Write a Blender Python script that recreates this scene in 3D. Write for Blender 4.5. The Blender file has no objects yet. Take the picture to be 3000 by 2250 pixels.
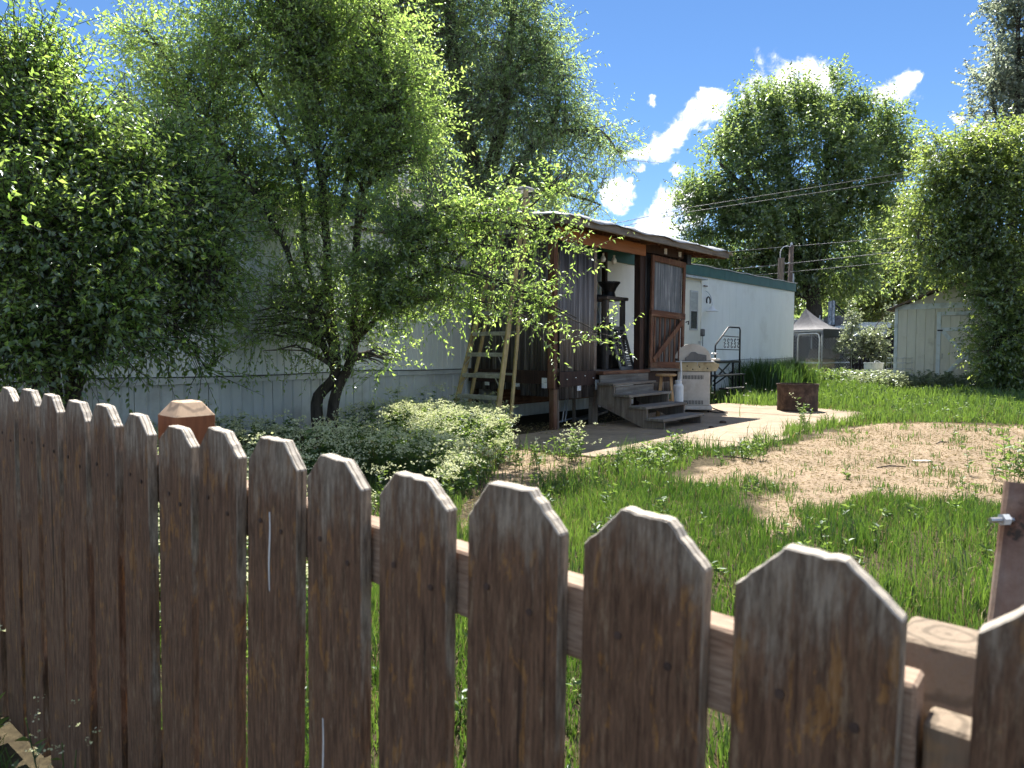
import bpy, math, random
import numpy as np
from mathutils import Vector, Matrix

random.seed(7)
RNG = np.random.default_rng(7)
SC = bpy.context.scene
COL = SC.collection
R = math.radians

# ------------------------------------------------------------------ camera
CAM_H = 1.2
PITCH = math.atan(107 / 2080.0)
cam_d = bpy.data.cameras.new('camera')
cam = bpy.data.objects.new('camera', cam_d)
COL.objects.link(cam)
cam_d.sensor_width = 36
cam_d.lens = 2080 / 3000 * 36
cam_d.clip_start = 0.05
cam_d.clip_end = 3000
cam.location = (0, 0, CAM_H)
cam.rotation_euler = (math.pi / 2 - PITCH, 0, 0)
cam_d.dof.use_dof = True
cam_d.dof.focus_distance = 10.5
cam_d.dof.aperture_fstop = 8.0
SC.camera = cam

# ------------------------------------------------------------------ light
SUN_EL, SUN_AZ = R(56), R(3)          # azimuth measured from +Y towards +X
SUN_VEC = Vector((math.sin(SUN_AZ) * math.cos(SUN_EL), math.cos(SUN_AZ) * math.cos(SUN_EL), math.sin(SUN_EL)))
sun_d = bpy.data.lights.new('sun', 'SUN')
sun_d.energy = 4.2
sun_d.angle = R(0.5)
sun_d.color = (1.0, 0.955, 0.88)
sun = bpy.data.objects.new('sun', sun_d)
COL.objects.link(sun)
sun.rotation_euler = SUN_VEC.to_track_quat('Z', 'Y').to_euler()

SC.view_settings.view_transform = 'Standard'
SC.view_settings.look = 'None'
SC.view_settings.gamma = 1.0
SC.view_settings.use_curve_mapping = False
SC.view_settings.exposure = 1.72
SC.render.engine = 'CYCLES'
SC.cycles.max_bounces = 9
SC.cycles.diffuse_bounces = 6
SC.cycles.transmission_bounces = 3
SC.cycles.transparent_max_bounces = 6
SC.cycles.glossy_bounces = 2
SC.cycles.use_light_tree = False
SC.cycles.use_adaptive_sampling = True
SC.cycles.adaptive_threshold = 0.02
SC.cycles.use_denoising = True
SC.cycles.caustics_reflective = False
SC.cycles.caustics_refractive = False

CP, SP = math.cos(PITCH), math.sin(PITCH)


def ray(x, y):
    """direction through a point of the 3000x2250 photograph, scaled to unit forward distance"""
    dx = (x - 1500) / 2080.0
    dy = -(y - 1125) / 2080.0
    f = CP + dy * SP
    return dx / f, (-SP + dy * CP) / f


def W(x, y, Z):
    u, v = ray(x, y)
    return Vector((u * Z, Z, CAM_H + v * Z))


def G(x, y, z=0.0):
    u, v = ray(x, y)
    Z = (z - CAM_H) / v
    return Vector((u * Z, Z, z))


# ------------------------------------------------------------------ world: sky and clouds
world = bpy.data.worlds.new('World')
SC.world = world
world.use_nodes = True
nt = world.node_tree
for n in list(nt.nodes):
    nt.nodes.remove(n)


def wn(kind, **kw):
    n = nt.nodes.new(kind)
    for k, v in kw.items():
        setattr(n, k, v)
    return n


w_out = wn('ShaderNodeOutputWorld')
w_bg = wn('ShaderNodeBackground')
w_bg.inputs['Strength'].default_value = 0.05
sky = wn('ShaderNodeTexSky', sky_type='NISHITA')
sky.sun_disc = False
sky.sun_elevation = SUN_EL
sky.sun_rotation = SUN_AZ
sky.altitude = 1900
sky.air_density = 1.0
sky.dust_density = 0.1
sky.ozone_density = 4.5
tc = wn('ShaderNodeTexCoord')
nrm = wn('ShaderNodeVectorMath', operation='NORMALIZE')
nt.links.new(tc.outputs['Generated'], nrm.inputs[0])
wv = wn('ShaderNodeTexNoise')
wv.inputs['Scale'].default_value = 16
wv.inputs['Detail'].default_value = 5
nt.links.new(nrm.outputs[0], wv.inputs['Vector'])
wsub = wn('ShaderNodeVectorMath', operation='SUBTRACT')
nt.links.new(wv.outputs['Color'], wsub.inputs[0])
wsub.inputs[1].default_value = (0.5, 0.5, 0.5)
wsc = wn('ShaderNodeVectorMath', operation='SCALE')
nt.links.new(wsub.outputs[0], wsc.inputs[0])
wsc.inputs['Scale'].default_value = 0.075
wad = wn('ShaderNodeVectorMath', operation='ADD')
nt.links.new(nrm.outputs[0], wad.inputs[0])
nt.links.new(wsc.outputs[0], wad.inputs[1])
wno = wn('ShaderNodeVectorMath', operation='NORMALIZE')
nt.links.new(wad.outputs[0], wno.inputs[0])
CLOUDS = [(2300, 240, 88), (2235, 235, 62), (2385, 248, 70), (2215, 280, 40), (2660, 262, 52), (2590, 285, 42), (2700, 232, 26),
          (2035, 345, 66), (2085, 325, 54), (1975, 400, 58), (1920, 440, 54), (1870, 470, 44), (1912, 295, 17),
          (1812, 572, 46), (1790, 585, 36), (1960, 640, 90), (2030, 615, 70), (1900, 665, 66), (1985, 505, 34), (1875, 514, 24),
          (2110, 275, 28), (2090, 295, 24), (2695, 488, 40), (2850, 400, 58), (2960, 430, 76), (2780, 360, 24), (480, 350, 60),
          (3250, 300, 120), (3500, 380, 150), (-500, 420, 160), (-250, 300, 90)]
prev = None
for (cx, cy, cr) in CLOUDS:
    u, v = ray(cx, cy)
    d = Vector((u, 1, v)).normalized()
    ang = cr / 2080.0 * d.y * 0.86
    dot = wn('ShaderNodeVectorMath', operation='DOT_PRODUCT')
    nt.links.new(wno.outputs[0], dot.inputs[0])
    dot.inputs[1].default_value = d
    mr = wn('ShaderNodeMapRange')
    nt.links.new(dot.outputs['Value'], mr.inputs['Value'])
    mr.inputs['From Min'].default_value = math.cos(ang * 1.30)
    mr.inputs['From Max'].default_value = 1.0
    if prev is None:
        prev = mr.outputs[0]
    else:
        mx = wn('ShaderNodeMath', operation='MAXIMUM')
        nt.links.new(prev, mx.inputs[0])
        nt.links.new(mr.outputs[0], mx.inputs[1])
        prev = mx.outputs[0]
# clouds elsewhere in the sky: scattered patches from a broad noise, behind and beside the view; cover there thickened to add fill light
nz0 = wn('ShaderNodeTexNoise')
nz0.inputs['Scale'].default_value = 5.0
nz0.inputs['Detail'].default_value = 3
nt.links.new(nrm.outputs[0], nz0.inputs['Vector'])
sep = wn('ShaderNodeSeparateXYZ')
nt.links.new(nrm.outputs[0], sep.inputs[0])
back = wn('ShaderNodeMapRange')
nt.links.new(sep.outputs['Y'], back.inputs['Value'])
back.inputs['From Min'].default_value = 0.45
back.inputs['From Max'].default_value = 0.1
bk = wn('ShaderNodeMapRange')
nt.links.new(nz0.outputs['Fac'], bk.inputs['Value'])
bk.inputs['From Min'].default_value = 0.44
bk.inputs['From Max'].default_value = 0.66
bkm = wn('ShaderNodeMath', operation='MULTIPLY')
nt.links.new(back.outputs[0], bkm.inputs[0])
nt.links.new(bk.outputs[0], bkm.inputs[1])
mx = wn('ShaderNodeMath', operation='MAXIMUM')
nt.links.new(prev, mx.inputs[0])
nt.links.new(bkm.outputs[0], mx.inputs[1])
nz = wn('ShaderNodeTexNoise')
nz.inputs['Scale'].default_value = 34
nz.inputs['Detail'].default_value = 9
nz.inputs['Roughness'].default_value = 0.62
nz.inputs['Distortion'].default_value = 0.35
nt.links.new(nrm.outputs[0], nz.inputs['Vector'])
nzm = wn('ShaderNodeMapRange')
nt.links.new(nz.outputs['Fac'], nzm.inputs['Value'])
nzm.inputs['From Min'].default_value = 0.28
nzm.inputs['From Max'].default_value = 0.72
nzm.inputs['To Min'].default_value = -0.70
nzm.inputs['To Max'].default_value = 0.50
addn = wn('ShaderNodeMath', operation='ADD')
nt.links.new(mx.outputs[0], addn.inputs[0])
nt.links.new(nzm.outputs[0], addn.inputs[1])
cm = wn('ShaderNodeMapRange', interpolation_type='SMOOTHSTEP')
nt.links.new(addn.outputs[0], cm.inputs['Value'])
cm.inputs['From Min'].default_value = 0.20
cm.inputs['From Max'].default_value = 0.95
cmul = wn('ShaderNodeMath', operation='MULTIPLY')
gate = wn('ShaderNodeMath', operation='GREATER_THAN')
nt.links.new(mx.outputs[0], gate.inputs[0])
gate.inputs[1].default_value = 0.001
nt.links.new(cm.outputs[0], cmul.inputs[0])
nt.links.new(gate.outputs[0], cmul.inputs[1])
mixc = wn('ShaderNodeMix', data_type='RGBA')
nt.links.new(cmul.outputs[0], mixc.inputs['Factor'])
hsv = wn('ShaderNodeHueSaturation')
hsv.inputs['Saturation'].default_value = 1.1
hsv.inputs['Value'].default_value = 1.05
nt.links.new(sky.outputs[0], hsv.inputs['Color'])
nt.links.new(hsv.outputs[0], mixc.inputs['A'])
crp = wn('ShaderNodeMapRange')
nt.links.new(addn.outputs[0], crp.inputs['Value'])
crp.inputs['From Min'].default_value = 0.25
crp.inputs['From Max'].default_value = 0.95
ccol = wn('ShaderNodeMix', data_type='RGBA')
nt.links.new(crp.outputs[0], ccol.inputs['Factor'])
ccol.inputs['A'].default_value = (5.6, 6.0, 6.8, 1)
ccol.inputs['B'].default_value = (13.0, 13.1, 13.4, 1)
nt.links.new(ccol.outputs['Result'], mixc.inputs['B'])
nt.links.new(mixc.outputs['Result'], w_bg.inputs['Color'])
nt.links.new(w_bg.outputs[0], w_out.inputs[0])

# ------------------------------------------------------------------ helpers: materials


def mat(name, cols, scale=6.0, stretch=(1, 1, 1), rough=0.7, metal=0.0, bump=0.15, bscale=None, detail=6, spec=0.3,
        dirt=None, dirt_scale=1.5, dirt_range=(0.5, 0.75), vary=0.0, rrough=0.65, distort=0.0, endgrain=None):
    """noise-driven material; cols = [(position, rgb), ...]; dirt = a second colour in broad patches"""
    m = bpy.data.materials.new(name)
    m.use_nodes = True
    t = m.node_tree
    b = t.nodes['Principled BSDF']
    b.inputs['Roughness'].default_value = rough
    b.inputs['Metallic'].default_value = metal
    b.inputs['Specular IOR Level'].default_value = spec
    co = t.nodes.new('ShaderNodeTexCoord')
    oi = t.nodes.new('ShaderNodeObjectInfo')
    mp = t.nodes.new('ShaderNodeMapping')
    mp.inputs['Scale'].default_value = stretch
    va = t.nodes.new('ShaderNodeVectorMath')
    va.operation = 'ADD'
    ml = t.nodes.new('ShaderNodeMath')
    ml.operation = 'MULTIPLY'
    ml.inputs[1].default_value = 37.0
    t.links.new(oi.outputs['Random'], ml.inputs[0])
    t.links.new(co.outputs['Object'], va.inputs[0])
    t.links.new(ml.outputs[0], va.inputs[1])
    t.links.new(va.outputs[0], mp.inputs['Vector'])
    n = t.nodes.new('ShaderNodeTexNoise')
    n.inputs['Scale'].default_value = scale
    n.inputs['Detail'].default_value = detail
    n.inputs['Roughness'].default_value = rrough
    n.inputs['Distortion'].default_value = distort
    t.links.new(mp.outputs[0], n.inputs['Vector'])
    cr = t.nodes.new('ShaderNodeValToRGB')
    e = cr.color_ramp.elements
    while len(e) > 1:
        e.remove(e[-1])
    for i, (p, c) in enumerate(cols):
        el = e[0] if i == 0 else e.new(p)
        el.position = p
        el.color = (*c, 1)
    t.links.new(n.outputs['Fac'], cr.inputs[0])
    out = cr.outputs['Color']
    if dirt is not None:
        n2 = t.nodes.new('ShaderNodeTexNoise')
        n2.inputs['Scale'].default_value = dirt_scale
        n2.inputs['Detail'].default_value = 7
        n2.inputs['Roughness'].default_value = 0.65
        t.links.new(va.outputs[0], n2.inputs['Vector'])
        mr = t.nodes.new('ShaderNodeMapRange')
        t.links.new(n2.outputs['Fac'], mr.inputs['Value'])
        mr.inputs['From Min'].default_value = dirt_range[0]
        mr.inputs['From Max'].default_value = dirt_range[1]
        mx = t.nodes.new('ShaderNodeMix')
        mx.data_type = 'RGBA'
        t.links.new(mr.outputs[0], mx.inputs['Factor'])
        t.links.new(out, mx.inputs['A'])
        mx.inputs['B'].default_value = (*dirt, 1)
        out = mx.outputs['Result']
    if vary:
        hs = t.nodes.new('ShaderNodeHueSaturation')
        mr = t.nodes.new('ShaderNodeMapRange')
        t.links.new(oi.outputs['Random'], mr.inputs['Value'])
        mr.inputs['To Min'].default_value = 1 - vary
        mr.inputs['To Max'].default_value = 1 + vary
        t.links.new(mr.outputs[0], hs.inputs['Value'])
        t.links.new(out, hs.inputs['Color'])
        out = hs.outputs['Color']
    if endgrain is not None:
        ge = t.nodes.new('ShaderNodeNewGeometry')
        sn = t.nodes.new('ShaderNodeSeparateXYZ')
        t.links.new(ge.outputs['True Normal'], sn.inputs[0])
        wv_ = t.nodes.new('ShaderNodeTexWave')
        wv_.wave_type = 'RINGS'
        wv_.rings_direction = 'Z'
        wv_.inputs['Scale'].default_value = 17
        wv_.inputs['Distortion'].default_value = 6.0
        wv_.inputs['Detail'].default_value = 3
        t.links.new(co.outputs['Object'], wv_.inputs['Vector'])
        rr = t.nodes.new('ShaderNodeValToRGB')
        rr.color_ramp.elements[0].position = 0.05
        rr.color_ramp.elements[0].color = (*[c_ * 0.62 for c_ in endgrain], 1)
        rr.color_ramp.elements[1].position = 0.3
        rr.color_ramp.elements[1].color = (*endgrain, 1)
        t.links.new(wv_.outputs['Fac'], rr.inputs[0])
        mr = t.nodes.new('ShaderNodeMapRange')
        t.links.new(sn.outputs['Z'], mr.inputs['Value'])
        mr.inputs['From Min'].default_value = 0.3
        mr.inputs['From Max'].default_value = 0.45
        mx = t.nodes.new('ShaderNodeMix')
        mx.data_type = 'RGBA'
        t.links.new(mr.outputs[0], mx.inputs['Factor'])
        t.links.new(out, mx.inputs['A'])
        t.links.new(rr.outputs[0], mx.inputs['B'])
        out = mx.outputs['Result']
    t.links.new(out, b.inputs['Base Color'])
    if bump:
        nb = n
        if bscale:
            nb = t.nodes.new('ShaderNodeTexNoise')
            nb.inputs['Scale'].default_value = bscale
            nb.inputs['Detail'].default_value = 6
            t.links.new(mp.outputs[0], nb.inputs['Vector'])
        bp = t.nodes.new('ShaderNodeBump')
        bp.inputs['Strength'].default_value = bump
        bp.inputs['Distance'].default_value = 0.02
        t.links.new(nb.outputs['Fac'], bp.inputs['Height'])
        t.links.new(bp.outputs[0], b.inputs['Normal'])
    return m


def leaf_mat(name, c1, c2, t1, t2, trans=0.5, rough=0.38, gloss=0.09):
    """leaf blade: reflecting and letting light through, its tone varied leaf by leaf (attribute rnd)"""
    m = bpy.data.materials.new(name)
    m.use_nodes = True
    t = m.node_tree
    t.nodes.remove(t.nodes['Principled BSDF'])
    o = t.nodes['Material Output']
    a = t.nodes.new('ShaderNodeAttribute')
    a.attribute_name = 'rnd'

    def ramp(c, d):
        r = t.nodes.new('ShaderNodeMix')
        r.data_type = 'RGBA'
        r.inputs['A'].default_value = (*c, 1)
        r.inputs['B'].default_value = (*d, 1)
        t.links.new(a.outputs['Fac'], r.inputs['Factor'])
        return r.outputs['Result']

    def mixs(f, A, B):
        ms = t.nodes.new('ShaderNodeMixShader')
        ms.inputs[0].default_value = f
        t.links.new(A, ms.inputs[1])
        t.links.new(B, ms.inputs[2])
        return ms.outputs[0]
    df = t.nodes.new('ShaderNodeBsdfDiffuse')
    t.links.new(ramp(c1, c2), df.inputs['Color'])
    tr = t.nodes.new('ShaderNodeBsdfTranslucent')
    t.links.new(ramp(t1, t2), tr.inputs['Color'])
    gl = t.nodes.new('ShaderNodeBsdfGlossy')
    gl.inputs['Roughness'].default_value = rough
    gl.inputs['Color'].default_value = (0.9, 0.95, 1.0, 1)
    t.links.new(mixs(gloss, mixs(trans, df.outputs[0], tr.outputs[0]), gl.outputs[0]), o.inputs['Surface'])
    return m


def picket_mat():
    """old brown stain, worn to bare orange wood in flakes and to grey towards the weathered top"""
    m = bpy.data.materials.new('stained picket')
    m.use_nodes = True
    t = m.node_tree
    N, L = t.nodes, t.links
    b = N['Principled BSDF']
    b.inputs['Roughness'].default_value = 0.75
    b.inputs['Specular IOR Level'].default_value = 0.25
    co = N.new('ShaderNodeTexCoord')
    oi = N.new('ShaderNodeObjectInfo')
    ml = N.new('ShaderNodeMath'); ml.operation = 'MULTIPLY'; ml.inputs[1].default_value = 23.0
    L.new(oi.outputs['Random'], ml.inputs[0])
    cb = N.new('ShaderNodeCombineXYZ')
    L.new(ml.outputs[0], cb.inputs[0]); L.new(ml.outputs[0], cb.inputs[1])
    va = N.new('ShaderNodeVectorMath'); va.operation = 'ADD'
    L.new(co.outputs['Object'], va.inputs[0]); L.new(cb.outputs[0], va.inputs[1])

    def noise(sx, sz, scale, det=8, rg=0.65, dist=0.0):
        mp = N.new('ShaderNodeMapping')
        mp.inputs['Scale'].default_value = (sx, sx, sz)
        L.new(va.outputs[0], mp.inputs['Vector'])
        n = N.new('ShaderNodeTexNoise')
        n.inputs['Scale'].default_value = scale
        n.inputs['Detail'].default_value = det
        n.inputs['Roughness'].default_value = rg
        n.inputs['Distortion'].default_value = dist
        L.new(mp.outputs[0], n.inputs['Vector'])
        return n.outputs['Fac']

    def rng(s, a, c, lo=0.0, hi=1.0):
        r = N.new('ShaderNodeMapRange'); r.interpolation_type = 'SMOOTHSTEP'
        L.new(s, r.inputs['Value'])
        r.inputs['From Min'].default_value = a; r.inputs['From Max'].default_value = c
        r.inputs['To Min'].default_value = lo; r.inputs['To Max'].default_value = hi
        return r.outputs[0]

    def mix(f, A, B):
        x = N.new('ShaderNodeMix'); x.data_type = 'RGBA'
        if isinstance(f, float): x.inputs['Factor'].default_value = f
        else: L.new(f, x.inputs['Factor'])
        for s, c in (('A', A), ('B', B)):
            if isinstance(c, tuple): x.inputs[s].default_value = (*c, 1)
            else: L.new(c, x.inputs[s])
        return x.outputs['Result']

    def op(o_, a, c):
        x = N.new('ShaderNodeMath'); x.operation = o_
        for i, s in enumerate((a, c)):
            if isinstance(s, float): x.inputs[i].default_value = s
            else: L.new(s, x.inputs[i])
        return x.outputs[0]
    grain = noise(1, 0.085, 170, 7, 0.75, 0.2)
    broad = noise(1, 0.25, 14, 8, 0.7)
    flake = noise(1, 0.28, 38, 10, 0.72, 0.6)
    fine = noise(1, 0.12, 130, 8, 0.8)
    stain = mix(rng(grain, 0.3, 0.7), (0.056, 0.030, 0.018), (0.205, 0.118, 0.070))
    bare = mix(rng(grain, 0.3, 0.7), (0.12, 0.055, 0.018), (0.34, 0.18, 0.07))
    grey = mix(rng(fine, 0.32, 0.68), (0.10, 0.078, 0.058), (0.38, 0.315, 0.24))
    c = mix(rng(flake, 0.565, 0.605), stain, bare)
    pale = noise(1, 0.16, 85, 10, 0.8)
    c = mix(op('MULTIPLY', rng(pale, 0.51, 0.68), 0.8), c, (0.26, 0.185, 0.115))
    sp = N.new('ShaderNodeSeparateXYZ')
    L.new(co.outputs['Object'], sp.inputs[0])
    h = rng(sp.outputs['Z'], -0.20, 0.0)
    wear_skylight = op('ADD', op('MULTIPLY', h, 0.80), op('MULTIPLY', op('SUBTRACT', broad, 0.5), 2.6))
    wear_skylight = op('ADD', wear_skylight, op('MULTIPLY', op('SUBTRACT', fine, 0.5), 0.8))
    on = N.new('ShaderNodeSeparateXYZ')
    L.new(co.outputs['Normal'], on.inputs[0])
    side = op('MULTIPLY', rng(on.outputs['X'], 0.5, 0.8), rng(sp.outputs['Z'], -0.42, -0.12, 0.22, 1.0))  # right edges greyed: weathering plus sky light painted in, strongest near the top
    wear_skylight = op('ADD', wear_skylight, op('MULTIPLY', side, 1.15))
    c = mix(rng(wear_skylight, 0.30, 0.95), c, grey)
    crack = noise(1, 0.02, 60, 3, 0.5)
    c = mix(op('MULTIPLY', rng(crack, 0.34, 0.29), 0.7), c, (0.012, 0.008, 0.006))
    # end grain (faces turned up) is bare silvery wood
    ge = N.new('ShaderNodeNewGeometry')
    sn = N.new('ShaderNodeSeparateXYZ')
    L.new(ge.outputs['True Normal'], sn.inputs[0])
    rings = N.new('ShaderNodeTexWave'); rings.wave_type = 'RINGS'
    rings.inputs['Scale'].default_value = 34; rings.inputs['Distortion'].default_value = 2.0
    rings.inputs['Detail'].default_value = 2
    L.new(va.outputs[0], rings.inputs['Vector'])
    endg = mix(rng(rings.outputs['Fac'], 0.06, 0.2), (0.16, 0.13, 0.10), (0.52, 0.46, 0.38))
    c = mix(rng(sn.outputs['Z'], 0.25, 0.4), c, endg)
    L.new(c, b.inputs['Base Color'])
    bp = N.new('ShaderNodeBump')
    bp.inputs['Strength'].default_value = 0.5
    bp.inputs['Distance'].default_value = 0.003
    L.new(op('ADD', op('ADD', grain, flake), op('MULTIPLY', crack, 2.0)), bp.inputs['Height'])
    L.new(bp.outputs[0], b.inputs['Normal'])
    return m


M = {}
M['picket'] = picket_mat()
M['rail'] = mat('weathered rail', [(0.3, (0.20, 0.13, 0.09)), (0.55, (0.36, 0.26, 0.19)), (0.75, (0.50, 0.39, 0.29))], 22, (1, 12, 12), 0.8, dirt=(0.15, 0.09, 0.06), dirt_scale=5)
M['post'] = mat('red brown post', [(0.3, (0.10, 0.035, 0.015)), (0.6, (0.23, 0.09, 0.04)), (0.8, (0.34, 0.19, 0.10))], 30, (1, 1, 0.08), 0.7, dirt=(0.4, 0.28, 0.18), dirt_scale=9, dirt_range=(0.6, 0.8), endgrain=(0.52, 0.36, 0.23))
M['greypost'] = mat('grey split post', [(0.3, (0.13, 0.095, 0.065)), (0.6, (0.27, 0.21, 0.15)), (0.8, (0.38, 0.31, 0.23))], 26, (1, 1, 0.12), 0.85, bump=0.5, dirt=(0.35, 0.20, 0.08), dirt_scale=10, dirt_range=(0.55, 0.75), endgrain=(0.25, 0.195, 0.14))
M['pipe'] = mat('rusted painted pipe', [(0.35, (0.14, 0.075, 0.05)), (0.55, (0.27, 0.19, 0.15)), (0.7, (0.36, 0.29, 0.24))], 9, rough=0.6, dirt=(0.05, 0.04, 0.032), dirt_scale=16, dirt_range=(0.6, 0.66))
M['steel'] = mat('steel', [(0.4, (0.45, 0.45, 0.45)), (0.7, (0.62, 0.62, 0.6))], 12, rough=0.35, metal=0.8, bump=0.05)
M['wall'] = mat('white siding', [(0.35, (0.76, 0.78, 0.75)), (0.65, (0.82, 0.84, 0.81))], 3, (1, 1, 0.35), 0.5, bump=0.05, dirt=(0.60, 0.60, 0.55), dirt_scale=0.9, dirt_range=(0.55, 0.85))
M['skirt'] = mat('skirt panel', [(0.35, (0.52, 0.53, 0.51)), (0.65, (0.64, 0.65, 0.62))], 3, (1, 1, 0.3), 0.5, bump=0.05, dirt=(0.34, 0.32, 0.28), dirt_scale=1.6, dirt_range=(0.5, 0.8), vary=0.05)
M['green'] = mat('green fascia', [(0.35, (0.022, 0.085, 0.075)), (0.65, (0.035, 0.115, 0.10))], 4, (1, 1, 0.5), 0.5, bump=0.05, dirt=(0.06, 0.11, 0.09), dirt_scale=2, dirt_range=(0.55, 0.8))
M['roofmetal'] = mat('white roof coating', [(0.35, (0.55, 0.53, 0.48)), (0.65, (0.75, 0.73, 0.68))], 5, rough=0.55, dirt=(0.35, 0.3, 0.24), dirt_scale=3)
M['cream'] = mat('cream paint', [(0.35, (0.66, 0.65, 0.56)), (0.65, (0.72, 0.71, 0.62))], 5, rough=0.45, bump=0.03, dirt=(0.5, 0.47, 0.38), dirt_scale=2, dirt_range=(0.6, 0.85))
M['whitepaint'] = mat('white paint', [(0.35, (0.68, 0.70, 0.70)), (0.65, (0.78, 0.80, 0.80))], 6, rough=0.5, bump=0.04, dirt=(0.5, 0.5, 0.47), dirt_scale=3, dirt_range=(0.6, 0.85))
M['glass'] = mat('dark glass', [(0.4, (0.03, 0.035, 0.04)), (0.6, (0.05, 0.055, 0.06))], 2, rough=0.08, bump=0, spec=0.6)
M['blind'] = mat('window blind', [(0.4, (0.30, 0.32, 0.31)), (0.6, (0.38, 0.40, 0.38))], 3, (1, 1, 6), rough=0.3, bump=0)
M['alu'] = mat('aluminium frame', [(0.4, (0.42, 0.43, 0.44)), (0.6, (0.52, 0.53, 0.54))], 8, rough=0.4, metal=0.5, bump=0)
M['black'] = mat('black metal', [(0.4, (0.012, 0.012, 0.013)), (0.7, (0.03, 0.029, 0.028))], 14, rough=0.45, bump=0.05)
M['corr'] = mat('smoked corrugated sheet', [(0.36, (0.050, 0.043, 0.040)), (0.50, (0.095, 0.083, 0.078)), (0.60, (0.19, 0.175, 0.165)), (0.70, (0.42, 0.40, 0.385))], 34, (1, 1, 0.02), 0.38, bump=0, spec=0.5, dirt=(0.085, 0.058, 0.046), dirt_scale=1.2, dirt_range=(0.5, 0.9))
M['corr2'] = mat('clear corrugated sheet', [(0.36, (0.075, 0.08, 0.085)), (0.52, (0.13, 0.135, 0.14)), (0.64, (0.32, 0.32, 0.32)), (0.74, (0.5, 0.5, 0.5))], 34, (1, 1, 0.03), 0.35, bump=0, spec=0.5, dirt=(0.05, 0.05, 0.055), dirt_scale=1.6)
M['redwood'] = mat('weathered redwood', [(0.3, (0.05, 0.022, 0.013)), (0.55, (0.14, 0.062, 0.035)), (0.75, (0.26, 0.16, 0.10))], 24, (1, 1, 0.07), 0.75, dirt=(0.21, 0.14, 0.09), dirt_scale=4, dirt_range=(0.5, 0.8))
M['redwoodh'] = mat('weathered redwood, lying', [(0.3, (0.05, 0.022, 0.013)), (0.55, (0.14, 0.062, 0.035)), (0.75, (0.26, 0.16, 0.10))], 24, (0.07, 1, 1), 0.75, dirt=(0.21, 0.14, 0.09), dirt_scale=4, dirt_range=(0.5, 0.8))
M['darkwood'] = mat('dark stained wood', [(0.3, (0.022, 0.012, 0.009)), (0.6, (0.055, 0.030, 0.022)), (0.8, (0.10, 0.065, 0.05))], 22, (1, 1, 0.1), 0.7)
M['orangewood'] = mat('orange beam', [(0.3, (0.20, 0.075, 0.028)), (0.6, (0.33, 0.14, 0.06)), (0.8, (0.42, 0.21, 0.10))], 16, (0.08, 1, 1), 0.6)
M['greywood'] = mat('grey weathered wood', [(0.3, (0.105, 0.09, 0.075)), (0.55, (0.20, 0.18, 0.155)), (0.75, (0.31, 0.285, 0.25))], 26, (0.06, 1, 1), 0.85, bump=0.3, dirt=(0.09, 0.07, 0.055), dirt_scale=3)
M['greywoodv'] = mat('grey weathered wood, upright', [(0.3, (0.12, 0.095, 0.075)), (0.55, (0.22, 0.18, 0.145)), (0.75, (0.33, 0.28, 0.23))], 26, (1, 1, 0.06), 0.85, bump=0.3, dirt=(0.09, 0.055, 0.04), dirt_scale=3)
M['tarp'] = mat('grey tarp', [(0.35, (0.30, 0.31, 0.32)), (0.65, (0.46, 0.47, 0.48))], 7, rough=0.5, bump=0.2, dirt=(0.16, 0.16, 0.16), dirt_scale=2)
M['fibre'] = mat('yellow fibreglass', [(0.35, (0.30, 0.225, 0.09)), (0.65, (0.44, 0.345, 0.165))], 14, (1, 1, 0.2), 0.55, bump=0.08, dirt=(0.22, 0.15, 0.07), dirt_scale=5, dirt_range=(0.5, 0.75))
M['laddermetal'] = mat('dull aluminium', [(0.35, (0.30, 0.29, 0.26)), (0.65, (0.48, 0.47, 0.43))], 16, rough=0.5, metal=0.4, bump=0.06, dirt=(0.2, 0.18, 0.14), dirt_scale=7)
M['grillmetal'] = mat('sun-bleached enamel', [(0.35, (0.52, 0.47, 0.40)), (0.65, (0.64, 0.59, 0.52))], 5, rough=0.45, bump=0.04, dirt=(0.40, 0.33, 0.25), dirt_scale=3, dirt_range=(0.55, 0.85))
M['grilltan'] = mat('tan stained steel', [(0.35, (0.36, 0.28, 0.15)), (0.65, (0.52, 0.43, 0.27))], 6, rough=0.4, metal=0.2, bump=0.04, dirt=(0.2, 0.12, 0.05), dirt_scale=8, dirt_range=(0.55, 0.75))
M['stool'] = mat('pale stool wood', [(0.35, (0.36, 0.21, 0.09)), (0.65, (0.50, 0.32, 0.16))], 20, (1, 1, 0.1), 0.55)
M['rust'] = mat('rusted steel', [(0.3, (0.035, 0.023, 0.018)), (0.5, (0.072, 0.046, 0.035)), (0.7, (0.125, 0.082, 0.063))], 7, rough=0.8, bump=0.2, dirt=(0.16, 0.115, 0.092), dirt_scale=3.5, dirt_range=(0.55, 0.8))
M['galv'] = mat('galvanised steel', [(0.35, (0.50, 0.53, 0.53)), (0.65, (0.64, 0.67, 0.67))], 12, rough=0.45, metal=0.1, bump=0.05, dirt=(0.3, 0.3, 0.28), dirt_scale=6)
M['shedwall'] = mat('cream shed siding', [(0.35, (0.66, 0.63, 0.52)), (0.65, (0.73, 0.70, 0.58))], 8, (1, 1, 0.15), 0.75, bump=0.1, dirt=(0.42, 0.38, 0.29), dirt_scale=2.5, dirt_range=(0.55, 0.85), vary=0.03)
M['shedtrim'] = mat('pale blue grey trim', [(0.35, (0.64, 0.69, 0.69)), (0.65, (0.73, 0.78, 0.77))], 10, (1, 1, 0.15), 0.7, bump=0.08, dirt=(0.4, 0.42, 0.4), dirt_scale=4)
M['shingle'] = mat('brown shingles', [(0.35, (0.10, 0.075, 0.06)), (0.65, (0.22, 0.17, 0.14))], 20, rough=0.9, bump=0.3)
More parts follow.
